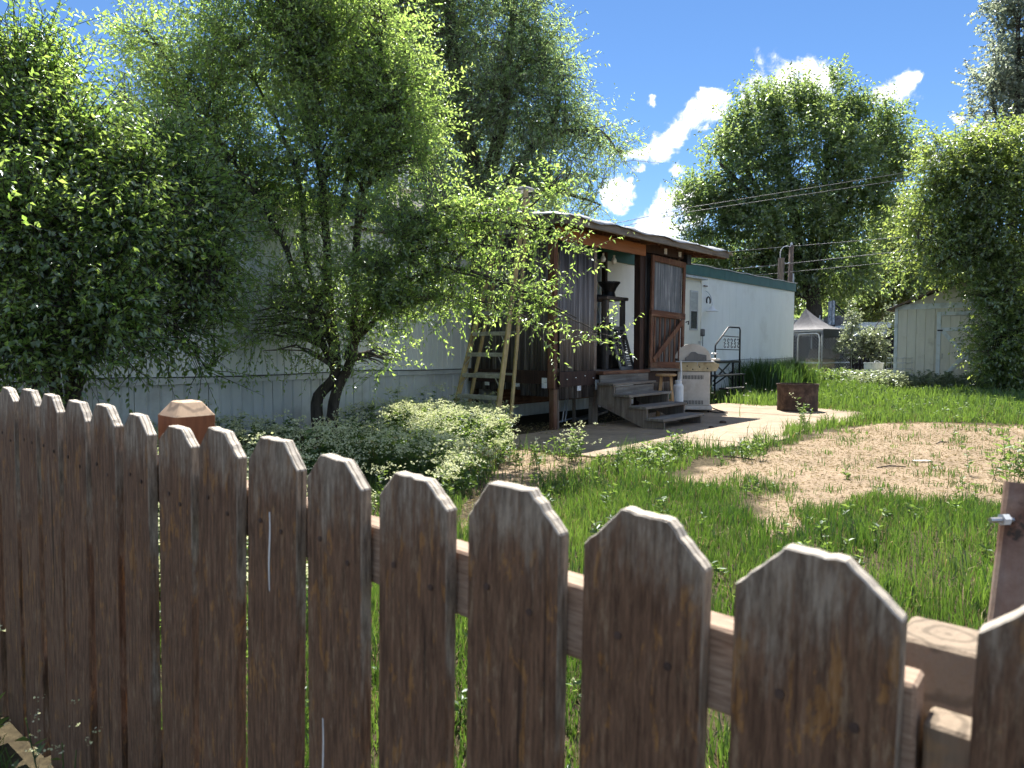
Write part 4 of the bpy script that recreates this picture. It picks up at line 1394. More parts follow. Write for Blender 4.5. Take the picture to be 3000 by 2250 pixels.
# ---- stone on the slab, small litter on the dirt
for i, (px, py, r_, lab) in enumerate(((2118, 1242, 0.045, 'small brown stone on the shaded patio beside the grill'), (2083, 1256, 0.03, 'tiny tan stone on the patio in front of the bottom step'))):
    b_ = MB().lathe([(0.0, 0.0), (r_ * 0.8, 0.0), (r_, r_ * 0.4), (r_ * 0.7, r_ * 0.9), (0.0, r_ * 1.0)], (0, 0, 0), 9).build('stone', 'rust', None, smooth=True)
    b_.location = G(px, py) + Vector((0, 0, 0.010))
    b_.scale = (1.3, 0.9, 1)
    tag(b_, lab, 'stone')
pl = MB().box(-0.09, 0.09, -0.02, 0.02, 0, 0.008).build('scrap_of_plastic', 'card', None)
pl.location = G(2700, 1354) + Vector((0, 0, 0.012))
tag(pl, 'white scrap of plastic lying on the bare dirt', 'scrap')
for i, (px, py, ln, a) in enumerate(((2610, 1372, 0.16, 0.2), (2250, 1270, 0.0, 0), (2760, 1300, 0.14, 0.6), (2150, 1345, 0.22, -0.5))):
    if ln:
        s_ = MB().tube([(-ln, 0, 0.012), (0, 0.02, 0.022), (ln, -0.01, 0.012)], [0.006, 0.009, 0.005], 6).build('stick', 'bark', None)
        s_.location = G(px, py) + Vector((0, 0, 0.0))
        s_.rotation_euler = (0, 0, a)
        tag(s_, ('short brown stick on the bare dirt in front of the fire ring', '', 'crooked stick lying on the dirt near the shed side', 'long thin stick on the dirt beside the patio grass')[i], 'stick')

# ================================================================== THE FAR YARD
# ---- shed: cream vertical boards, pale trim, Z-braced door
shed = thing('garden_shed', 'cream wooden shed with pale trim and cross-braced door', 'shed', Lw(23.1, 5.25), TH)
SWd, SDp, SE, SRd = 3.3, 3.2, 2.32, 3.05      # width along -y, depth along +x, eave, ridge
rs = random.Random(9)
DOOR0, DOOR1 = 1.18, 2.35
yy = 0.09
while yy < SWd - 0.05:
    y2 = min(yy + 0.235, SWd - 0.05)
    if y2 <= DOOR0 - 0.02 or yy >= DOOR1 + 0.02:
        z0, z1 = -0.05, SE
    else:
        z0, z1 = 2.12, SE
    MB().box(-0.012 - rs.uniform(0, 0.003), 0.02, -y2 + 0.003, -yy - 0.003, z0, z1).build('siding_board', 'shedwall', shed, bevel=0.003)
    yy = y2
MB().box(0.021, SDp, -SWd, 0.0, -0.05, SE).build('shell', 'shedwall', shed)
MB().prism([(0.0, SE), (-SWd, SE), (-SWd / 2, SRd - 0.05)], 'x', 0.0, SDp).build('gable', 'shedwall', shed)
for y0 in (-0.085, -SWd):
    MB().box(-0.035, 0.0, y0, y0 + 0.09, -0.05, SE).build('corner_trim', 'shedtrim', shed, bevel=0.003)
MB().box(-0.030, -0.001, -SWd + 0.01, 0.02, SE - 0.02, SE + 0.13).build('frieze_board', 'shedtrim', shed, bevel=0.003)
for a, b in (((0.18, SE - 0.06), (-SWd / 2, SRd)), ((-SWd - 0.18, SE - 0.06), (-SWd / 2, SRd))):
    d_ = Vector((b[0] - a[0], b[1] - a[1])).normalized()
    n_ = Vector((-d_.y, d_.x)) * (0.05 if b[0] > a[0] else -0.05)
    MB().prism([a, b, (b[0] + n_.x, b[1] + n_.y), (a[0] + n_.x, a[1] + n_.y)], 'x', -0.22, SDp + 0.1).build('roof_slope', 'shingle', shed)
dd = MB()
yy = DOOR0
k = 0
dr = None
MB().box(0.021, 0.03, -DOOR1, -DOOR0, 0.12, 2.1)
dr = MB().box(0.004, 0.019, -DOOR1 + 0.004, -DOOR0 - 0.004, 0.14, 2.08).build('door', 'shedwall', shed)
while yy < DOOR1 - 0.02:
    y2 = min(yy + 0.235, DOOR1)
    MB().box(-0.012, 0.003, -y2 + 0.006, -yy - 0.006, 0.14, 2.08).build('door_board', 'shedwall', dr, bevel=0.003)
    yy = y2
for z in (0.24, 1.66):
    MB().box(-0.036, -0.013, -DOOR1 + 0.02, -DOOR0 - 0.01, z, z + 0.10).build('door_batten', 'shedtrim', dr, bevel=0.003)
MB().bar((-0.026, -DOOR0 - 0.05, 1.66), (-0.026, -DOOR1 + 0.07, 0.34), 0.02, 0.10, up=(0, 1, 1)).build('door_brace', 'shedtrim', dr, bevel=0.003)
MB().bar((-0.030, -DOOR0 - 0.07, 0.34), (-0.030, -DOOR0 - 0.62, 1.02), 0.02, 0.10, up=(0, -1, 1)).build('door_brace', 'shedtrim', dr, bevel=0.003)
MB().tube([(-0.03, -DOOR0 - 0.05, 1.02), (-0.06, -DOOR0 - 0.055, 0.99), (-0.06, -DOOR0 - 0.055, 0.92), (-0.03, -DOOR0 - 0.05, 0.89)], 0.010, 6).build('handle', 'steel', dr)
MB().box(-0.05, -0.036, -DOOR0 - 0.05, -DOOR0 + 0.08, 1.66, 1.70).build('hasp', 'black', shed)
for y0, y1, z0, z1 in ((-DOOR0, -DOOR0 + 0.10, -0.05, 2.2), (-DOOR1 - 0.10, -DOOR1, -0.05, 2.2), (-DOOR1 + 0.002, -DOOR0 - 0.002, 2.10, 2.2)):
    MB().box(-0.038, -0.013, y0, y1, z0, z1).build('door_casing', 'shedtrim', shed, bevel=0.003)

# ---- wire cage, wash tub
wc = thing('wire_plant_cage', 'round wire plant cage standing against the shed corner', 'plant cage', Lw(22.7, 5.0), TH)
for z in (0.25, 0.42, 0.59, 0.76, 0.90):
    MB().tube([(0.33 * math.cos(t), 0.33 * math.sin(t), z) for t in np.linspace(0, 2 * math.pi, 21)], 0.006, 4, False).build('hoop', 'steel', wc)
for i in range(7):
    t = 2 * math.pi * i / 7
    MB().tube([(0.335 * math.cos(t), 0.335 * math.sin(t), 0), (0.335 * math.cos(t), 0.335 * math.sin(t), 0.9)], 0.005, 4).build('upright', 'steel', wc)
tubp = W(2559, 1085, 23.5)
tub = thing('galvanised_tub', 'grey galvanised wash tub standing in the far grass', 'tub', (tubp.x, tubp.y, 0.0))
MB().lathe([(0.0, 0.2), (0.26, 0.2), (0.27, 0.22), (0.275, 0.45), (0.285, 0.47), (0.29, 0.66), (0.31, 0.67), (0.31, 0.70), (0.285, 0.70), (0.265, 0.4), (0.0, 0.38)], (0, 0, 0), 28).build('tub_wall', 'galv', tub, smooth=False)
MB().lathe([(0.27, 0.0), (0.265, 0.2)], (0, 0, 0), 28).build('tub_base', 'galv', tub)
MB().tube([(-0.1, -0.25, 0.70), (-0.06, -0.2, 0.76), (0.06, -0.2, 0.76), (0.1, -0.25, 0.70)], 0.012, 6).build('handle', 'galv', tub)

# ---- chain-link dog kennel with a peaked cloth canopy
KZ = 27.0
k0 = W(2290, 1018, KZ + 0.8)
k1 = W(2408, 1018, KZ - 0.7)
k2 = W(2494, 1018, KZ + 0.6)
k0.z = k1.z = k2.z = 0
k3 = k0 + (k2 - k1)
kn = thing('dog_kennel', 'chain-link dog kennel with grey peaked canopy beyond the trailer', 'kennel', ((k0 + k2) / 2))
ctr = (k0 + k2) / 2
KH = 1.82
for p_, q_ in ((k0, k1), (k1, k2), (k2, k3), (k3, k0)):
    a, b = p_ - ctr, q_ - ctr
    fm = MB()
    fm.tube([a + Vector((0, 0, 0.05)), a + Vector((0, 0, KH))], 0.028, 6)
    fm.tube([a + Vector((0, 0, KH)), b + Vector((0, 0, KH))], 0.026, 6)
    fm.tube([a + Vector((0, 0, 0.62)), b + Vector((0, 0, 0.62))], 0.020, 6)
    fm.tube([a + Vector((0, 0, 0.08)), b + Vector((0, 0, 0.08))], 0.020, 6)
    fm.tube([b + Vector((0, 0, 0.05)), b + Vector((0, 0, KH))], 0.028, 6)
    fo = fm.build('panel_frame', 'galv', kn, smooth=True)
    L_ = (b - a).length
    d_ = (b - a).normalized()
    P0, P1 = [], []
    step = 0.135
    n_ = int((L_ + KH) / step)
    for i in range(n_):
        t = i * step
        for sgn in (0, 1):
            x0, z0, x1, z1 = t - KH, KH, t, 0.08
            if x0 < 0: z0 += x0; x0 = 0
            if x1 > L_: z1 += x1 - L_; x1 = L_
            if x1 <= x0: continue
            if sgn: x0, x1 = L_ - x0, L_ - x1
            P0.append(a + d_ * x0 + Vector((0, 0, max(0.08, z0))))
            P1.append(a + d_ * x1 + Vector((0, 0, max(0.08, z1))))
    pth = np.stack([np.array([tuple(v) for v in P0]), np.array([tuple(v) for v in P1])], 1)
    v_, q4 = tubes_np(pth, np.full(pth.shape[:2], 0.0042), 3)
    me_o = np_mesh('chain_link', v_, q4, 'galv')
    me_o.parent = fo
    tag(me_o, kind='stuff')
# gate in the front panel: rounded frame
a, b = k0 - ctr, k1 - ctr
g0, g1 = a.lerp(b, 0.40) + Vector((0, -0.04, 0)), a.lerp(b, 0.93) + Vector((0, -0.04, 0))
MB().tube([g0 + Vector((0, 0, 0.1)), g0 + Vector((0, 0, 1.55)), g0.lerp(g1, 0.06) + Vector((0, 0, 1.68)), g0.lerp(g1, 0.14) + Vector((0, 0, 1.72)), g0.lerp(g1, 0.86) + Vector((0, 0, 1.72)),
           g0.lerp(g1, 0.94) + Vector((0, 0, 1.68)), g1 + Vector((0, 0, 1.55)), g1 + Vector((0, 0, 0.1))], 0.03, 6).build('gate_frame', 'galv', kn, smooth=True)
MB().tube([g0 + Vector((0, 0, 0.62)), g1 + Vector((0, 0, 0.62))], 0.028, 6).build('gate_bar', 'galv', kn)
MB().box(g0.x - 0.3, g0.x - 0.18, g0.y - 0.05, g0.y + 0.05, 0, 1.75).build('gate_post', 'greywoodv', kn)
apex = (k0 + k2) / 2 - ctr + Vector((-0.45, 0, 2.72))
cp = MB()
cor = [(v - ctr) * 1.03 + Vector((0, 0, KH + 0.05)) for v in (k0, k1, k2, k3)]
vs, fs = [], []
for i in range(4):
    A, B = cor[i], cor[(i + 1) % 4]
    n_ = 8
    base = len(vs)
    for r_ in range(n_ + 1):
        for c_ in range(n_ + 1):
            p_ = A.lerp(B, c_ / n_).lerp(apex, r_ / n_)
            sag = -0.22 * math.sin(math.pi * r_ / n_) * (1 if r_ else 0)
            vs.append(p_ + Vector((0, 0, sag)))
    for r_ in range(n_):
        for c_ in range(n_):
            q = base + r_ * (n_ + 1) + c_
            fs.append((q, q + 1, q + n_ + 2, q + n_ + 1))
cp.add(vs, fs)
cp.build('canopy', 'canopy', kn, smooth=True, fix=False)
A, B = cor[1], cor[2]
MB().add([A + Vector((0, -0.06, 0.02)), B + Vector((0.02, -0.05, 0.02)), B + Vector((0.05, -0.05, -0.26)), A + Vector((0.02, -0.06, -0.32)), A.lerp(B, .5) + Vector((0, -0.07, -0.27))],
         [(0, 1, 2, 4, 3)]).build('canopy_valance', 'black', kn)
# ---- wooden dog house inside the kennel and a feeding box
dh = thing('dog_house', 'weathered plywood dog house inside the chain-link kennel', 'dog house', tuple(W(2404, 1018, 27.3).to_2d()) + (0,), R(-8))
MB().box(-0.42, 0.42, -0.35, 0.45, 0.0, 0.78).build('wall', 'plywood', dh)
MB().add([(-0.62, -0.55, 0.76), (0.52, -0.55, 0.76), (0.78, 0.1, 1.12), (-0.36, 0.1, 1.12), (-0.62, -0.55, 0.79), (0.52, -0.55, 0.79), (0.78, 0.1, 1.15), (-0.36, 0.1, 1.15)],
         [(0, 1, 2, 3), (4, 5, 6, 7), (0, 1, 5, 4), (1, 2, 6, 5), (2, 3, 7, 6), (3, 0, 4, 7)]).build('roof', 'greywood', dh)
fb = thing('wooden_feed_box', 'low open plywood box in front of the dog house', 'box', tuple(W(2383, 1018, 26.95).to_2d()) + (0,), R(-5))
MB().prism([(-0.32, 0.0), (0.32, 0.0), (0.42, 0.50), (-0.42, 0.50)], 'y', -0.16, 0.16).build('box_body', 'plywood', fb)
MB().box(-0.46, 0.48, -0.2, 0.2, 0.501, 0.54).build('box_rim', 'straw', fb)

# ---- dark board fence behind, neighbour's low carport, camper, wrapped mast, covered boat
f0, f1 = W(2250, 1018, 31.5), W(2700, 1018, 30.0)
bf = thing('board_fence', 'nearly black board fence behind the kennel and shed', 'fence', (f0.x, f0.y, 0), math.atan2(f1.y - f0.y, f1.x - f0.x))
FL = (f1 - f0).to_2d().length
bd = MB().prism([(0.004, 0.0), (0.136, 0.0), (0.136, 1.66), (0.10, 1.72), (0.04, 1.72), (0.004, 1.66)], 'y', -0.01, 0.01).build('board', 'darkfence', bf)
for i in range(1, int(FL / 0.142)):
    share(bd, 'board', bf, (i * 0.142, random.uniform(-.004, .004), random.uniform(-0.03, 0.02)))
for z in (0.4, 1.3):
    MB().box(0, FL, 0.012, 0.05, z, z + 0.09).build('rail', 'darkfence', bf)
cpt = W(2435, 1018, 33)
car = thing('neighbour_carport', 'low carport with white edged grey roof beyond the board fence', 'carport', (cpt.x, cpt.y, 0), R(-8))
MB().add([(-0.4, 0, 2.06), (2.6, 0, 2.36), (2.6, 4, 2.5), (-0.4, 4, 2.2), (-0.4, 0, 1.93), (2.6, 0, 2.12), (2.6, 4, 2.3), (-0.4, 4, 2.0)],
         [(0, 1, 2, 3), (4, 5, 6, 7), (0, 1, 5, 4), (1, 2, 6, 5), (2, 3, 7, 6), (3, 0, 4, 7)]).build('roof', 'whitepaint', car)
MB().box(-0.35, 2.5, 0.25, 0.3, 0, 1.9).build('side_wall', 'alu', car)
MB().prism([(-0.35, 1.9), (2.5, 1.9), (2.5, 2.12), (-0.35, 1.93)], 'y', 0.25, 0.3).build('wall_top', 'alu', car)
cmp_ = W(2405, 1018, 36)
cmpr = thing('parked_camper', 'beige camper roof with a white vent showing above the kennel canopy', 'camper', (cmp_.x, cmp_.y, 0), R(-10))
MB().box(-3.0, 1.0, 0, 2.3, 0.5, 2.62).build('body', 'camper', cmpr, bevel=0.12)
MB().box(-2.9, 0.9, -0.012, 0.02, 2.35, 2.42).build('trim_stripe', 'plastic', cmpr)
MB().prism([(-0.78, 2.62), (-0.28, 2.62), (-0.32, 2.80), (-0.38, 2.86), (-0.68, 2.86), (-0.74, 2.80)], 'y', 0.6, 1.5).build('roof_vent', 'whitepaint', cmpr, bevel=0.03)
MB().tube([(0.14, 1, 2.6), (0.16, 1, 2.86)], 0.03, 6).build('roof_pipe', 'whitepaint', cmpr)
MB().box(-0.2, 0.05, 0.5, 1.1, 2.62, 2.70).build('roof_hatch', 'whitepaint', cmpr)
for xx in (-1.6, 0.3):
    MB().tube([(xx, -0.02, 0.42), (xx, 0.25, 0.42)], 0.40, 16).build('wheel', 'black', cmpr)
ms_ = W(2434, 1018, 34.5)
mast = thing('wrapped_mast', 'upright pair of pale wrapped panels with a black diagonal strut', 'mast', (ms_.x, ms_.y, 0))
MB().box(-0.14, -0.03, -0.1, 0.1, 2.3, 3.44).build('wrapped_panel', 'foil', mast, bevel=0.02)
MB().box(-0.01, 0.11, -0.12, 0.08, 2.3, 3.46).build('wrapped_panel', 'foil', mast, bevel=0.02)
MB().box(0.121, 0.16, -0.05, 0.05, 0.0, 3.46).build('upright', 'black', mast)
MB().bar((0.15, 0, 3.28), (1.45, 0, 2.15), 0.05, 0.07).build('strut', 'black', mast)
MB().bar((0.15, 0, 3.14), (1.32, 0, 2.12), 0.05, 0.05).build('strut', 'black', mast)
cv_ = W(2460, 1018, 35)
cvr = thing('tarp_covered_trailer', 'trailer load under a dark grey tarp next to the wrapped mast', 'covered trailer', (cv_.x, cv_.y, 0))
MB().prism([(-0.7, 0.6), (1.2, 0.6), (1.0, 1.9), (0.8, 2.2), (0.3, 2.75), (-0.2, 2.80), (-0.5, 2.3)], 'y', 0, 1.4).build('cover', 'canopy', cvr, bevel=0.15)
MB().prism([(0.45, 1.9), (1.25, 1.9), (1.2, 2.15), (0.95, 2.45), (0.55, 2.55)], 'y', 0.2, 1.2).build('white_lid', 'whitepaint', cvr, bevel=0.1)
for xx in (-0.2, 0.7):
    MB().tube([(xx, -0.03, 0.32), (xx, 0.17, 0.32)], 0.31, 14).build('wheel', 'black', cvr)

# ---- utility poles and wires
p1 = W(2306, 1018, 31)
pole = thing('utility_pole', 'brown wooden utility pole with a looped cable rising behind the trailer', 'utility pole', (p1.x, p1.y, 0))
MB().tube([(0, 0, 0), (0.10, 0, 5.62)], [0.13, 0.10], 10).build('pole_shaft', 'polewood', pole, smooth=True)
MB().lathe([(0.0, 0.14), (0.04, 0.12), (0.06, 0.06), (0.05, 0.0)], (0.10, 0, 5.6), 8).build('insulator', 'whitepaint', pole, smooth=True)
MB().tube([(0.1, -0.05, 5.62)] + [(-0.15 + 0.28 * math.cos(t), -0.12, 5.2 + 0.38 * math.sin(t)) for t in np.linspace(1.1, 5.2, 10)], 0.02, 5).build('service_loop', 'whitepaint', pole, smooth=True)
MB().box(0.10, 0.22, -0.06, 0.02, 2.8, 4.4).build('conduit', 'alu', pole)
p2 = W(2280, 1018, 30)
stub = MB().tube([(0, 0, 0), (0.06, 0, 4.95)], [0.14, 0.13], 10).build('pole_stub', 'greywoodv', None, smooth=False)
stub.location = (p2.x, p2.y, 0)
tag(stub, 'shorter grey pole stub next to the utility pole', 'pole')
WIRES = [('upper thin overhead wire crossing the elm tree', (1800, 655, 27), (2030, 606, 30), (2651, 506, 27), (3300, 395, 26)),
         ('second overhead wire just below the upper one', (1800, 668, 27), (2030, 619, 30), (2628, 529, 27), (3300, 425, 26)),
         ('overhead wire meeting the top of the utility pole', (2040, 746, 30), (2312, 722, 31), (2678, 692, 27), (3300, 630, 22)),
         ('thick pale overhead wire passing below the pole top', (2150, 788, 30), (2250, 779, 31), (2616, 739, 27), (3300, 660, 22)),
         ('lowest overhead wire just above the trailer roof end', (2150, 812, 30), (2250, 803, 31), (2606, 769, 27), (3300, 700, 22))]
for lab, *pp in WIRES:
    P = [W(*q) for q in pp]
    pts = []
    for i in range(3):
        for t in np.linspace(0, 1, 8)[(1 if i else 0):]:
            q = P[i].lerp(P[i + 1], t)
            pts.append(q)
    o = MB().tube(pts, 0.018 if 'thick' in lab else 0.0125, 5).build('overhead_wire', 'wire', None, smooth=True)
    tag(o, lab, 'wire', 'overhead wires')

# ================================================================== THE PICKET FENCE
FD = Vector((-1.21, 1.0, 0)).normalized()            # along the fence, away to the left
FN = Vector((FD.y, -FD.x, 0))                        # towards the yard
FP0 = Vector((0.213, 0.667, 0.0))                    # left edge of the nearest whole picket, front face
PITCHF, PWID, PTH = 0.174, 0.139, 0.020
SLOPE = 0.032
fence = thing('picket_fence', 'old brown picket fence with weathered grey dog-ear tops across the foreground', 'fence', FP0, math.atan2(-FD.y, -FD.x))
# fence-local axes: x to the right along the fence, y into the yard, z up; the whole line is tilted by the slope
LEANF = -math.atan(SLOPE)
rs = random.Random(21)
nail0 = None
for n in range(-1, 17):
    w_ = PWID + rs.uniform(-0.006, 0.005)
    c1, c2 = 0.040 + rs.uniform(-.007, .007), 0.043 + rs.uniform(-.007, .006)
    ch = 0.040 + rs.uniform(-.007, .007)
    H_ = 1.02 + 0.01
    poly = [(0, -H_)]
    poly.append((w_, -H_))
    def jag(a, b, k=6):
        out = []
        for i in range(1, k):
            t = i / k
            out.append((a[0] + (b[0] - a[0]) * t + rs.uniform(-.0012, .0012), a[1] + (b[1] - a[1]) * t + rs.uniform(-.0014, .0008)))
        return out
    A, B, C_, D_ = (w_, -ch), (w_ - c2, -rs.uniform(0, 0.004)), (c1, 0.0), (0, -ch)
    poly += [A] + jag(A, B) + [B] + jag(B, C_) + [C_] + jag(C_, D_) + [D_]
    m = MB()
    m.prism(poly, 'y', 0.0, PTH)
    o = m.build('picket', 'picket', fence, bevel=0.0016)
    zz = 0.9744 + ch + SLOPE * n * PITCHF + rs.uniform(-0.004, 0.004)
    xx = -n * PITCHF
    if n == -1:
        xx += 0.022
        zz = 1.018
        o['label'] = 'darker picket at the edge of the picture'
    o.location = (xx, rs.uniform(0, 0.003), zz)
    o.rotation_euler = (rs.uniform(-0.008, 0.008), math.atan(SLOPE) * 0.75 + rs.uniform(-.008, .008), rs.uniform(-.03, .03))
    drip = {5: (0.47, -0.125, 0.135, 0.0016), 0: (0.36, -0.22, 0.20, 0.003), 4: (0.30, -0.42, 0.16, 0.0014)}.get(n)
    if drip:
        fx, zt, ln, wd = drip
        k_ = 12
        vs = []
        for i in range(k_ + 1):
            q = i / k_
            ww = wd * (0.5 + 0.5 * math.sin(3.0 * q + 0.3)) + 0.0004
            cx_ = w_ * fx + 0.0012 * math.sin(q * 7)
            vs += [(cx_ - ww, -0.0007, zt - ln * q), (cx_ + ww, -0.0007, zt - ln * q)]
        MB().add(vs, [(2 * i, 2 * i + 1, 2 * i + 3, 2 * i + 2) for i in range(k_)]).build('bird_dropping', 'whitepaint', o)  # streak of bird dropping down the picket face
    for (nx_, nz_) in ((w_ * 0.28, -0.135), (w_ * 0.74, -0.15)):
        if nail0 is None:
            nail0 = MB().lathe([(0.0, 0.0), (0.0045, 0.0), (0.0045, 0.0012), (0.0, 0.0018)], (0, 0, 0), 8).build('nail', 'rust', o)
            nail0.location = (nx_, -0.0006, nz_)
            nail0.rotation_euler = (R(90), 0, 0)
        else:
            share(nail0, 'nail', o, (nx_ + rs.uniform(-.01, .01), -0.0006, nz_ + rs.uniform(-.01, .01)), (R(90), 0, 0))
RX_L, RX_R = -16.3 * PITCHF, 0.20


def frail(x0, x1, z, name='rail', h=0.088, y0=PTH + 0.004, t=0.040, m='rail'):
    za, zb = z - SLOPE * x0, z - SLOPE * x1
    return MB().add([(x0, y0, za - h), (x1, y0, zb - h), (x1, y0 + t, zb - h), (x0, y0 + t, za - h), (x0, y0, za), (x1, y0, zb), (x1, y0 + t, zb), (x0, y0 + t, za)],
                    [(3, 2, 1, 0), (4, 5, 6, 7), (0, 1, 5, 4), (1, 2, 6, 5), (2, 3, 7, 6), (3, 0, 4, 7)]).build(name, m, fence, bevel=0.003)


frail(-6.9 * PITCHF, 0.150, 0.917)
frail(RX_L, -6.9 * PITCHF - 0.006, 0.917)
frail(0.156, 0.60, 0.888, m='greypost')
frail(RX_L, 0.6, 0.28)


def fpost(x, y, z, w, m, ch=0.03, plateau=0.5, rz=0.0):
    a, b = w / 2, w / 2 * plateau
    vs = []
    for (q, zz) in ((a, -1.1), (a, -ch), (b, 0.0)):
        vs += [(-q, -q, zz), (q, -q, zz), (q, q, zz), (-q, q, zz)]
    fs = [(3, 2, 1, 0), (8, 9, 10, 11)]
    for k in (0, 4):
        for j in range(4):
            fs.append((k + j, k + (j + 1) % 4, k + 4 + (j + 1) % 4, k + 4 + j))
    o = MB().add(vs, fs).build('post', m, fence, bevel=0.003)
    o.location = (x, y, z)
    o.rotation_euler = (0, math.atan(SLOPE) * 0.6, rz)
    return o


fpost(-7.62 * PITCHF, PTH + 0.045 + 0.05, 1.08, 0.090, 'post', 0.032, 0.52)
fpost(0.158, PTH + 0.045 + 0.066, 0.925, 0.128, 'greypost', 0.055, 0.55)
# second run of rails and a plank beyond the corner post, running off to the right
gb = MB().bar((0.30, 0.10, 0.985), (0.62, 0.26, 1.16), 0.09, 0.035, up=(0, -0.2, 1)).build('brace_plank', 'greypost', fence, bevel=0.003)
gb['label'] = 'sunlit plank rising to the right behind the corner post'
# ---- rusted pipe post with a bolt behind the corner
pp_ = W(3010, 1700, 1.22)
pipe = thing('pipe_post', 'rusted steel pipe post with a bolt just inside the fence corner', 'post', (pp_.x - 0.008, pp_.y, 0.0), 0.0)
pt, pb = W(3003, 1418, 1.24), W(2962, 1760, 1.22)
d_ = (pt - pb).normalized()
bot = pb - d_ * (pb.z / d_.z)
rel = Vector((pp_.x - 0.008, pp_.y, 0.0))
m = MB()
n_ = 20
ax1 = d_.orthogonal().normalized()
ax2 = d_.cross(ax1)
vs = []
for (c, r_) in ((bot, 0.031), (pt, 0.031), (pt, 0.028), (pt - d_ * 0.25, 0.028)):
    for j in range(n_):
        t = 2 * math.pi * j / n_
        vs.append(c - rel + (ax1 * math.cos(t) + ax2 * math.sin(t)) * r_)
fs = []
for k in range(3):
    for j in range(n_):
        fs.append((k * n_ + j, k * n_ + (j + 1) % n_, (k + 1) * n_ + (j + 1) % n_, (k + 1) * n_ + j))
fs.append(tuple(3 * n_ + j for j in range(n_)))
m.add(vs, fs).build('pipe', 'pipe', pipe, smooth=False)
bl = W(2942, 1522, 1.22) - rel
MB().tube([bl + Vector((0.02, 0, 0)), bl + Vector((-0.028, -0.005, 0.0))], 0.0048, 8).build('bolt', 'steel', pipe)
MB().tube([bl + Vector((0.006, 0, 0.0)), bl + Vector((-0.006, -0.001, 0.0))], 0.0105, 6).build('nut', 'whitepaint', pipe)

# ================================================================== TREES


def curve_pts(P, n):
    """smooth path through control points (Catmull-Rom), n samples"""
    P = [np.array(tuple(p)) for p in P]
    P = [2 * P[0] - P[1]] + P + [2 * P[-1] - P[-2]]
    out = []
    segs = len(P) - 3
    for k in range(n):
        t = k / (n - 1) * segs
        i = min(int(t), segs - 1)
        f = t - i
        p0, p1, p2, p3 = P[i:i + 4]
        out.append(0.5 * ((2 * p1) + (-p0 + p2) * f + (2 * p0 - 5 * p1 + 4 * p2 - p3) * f * f + (-p0 + 3 * p1 - 3 * p2 + p3) * f ** 3))
    return np.array(out)


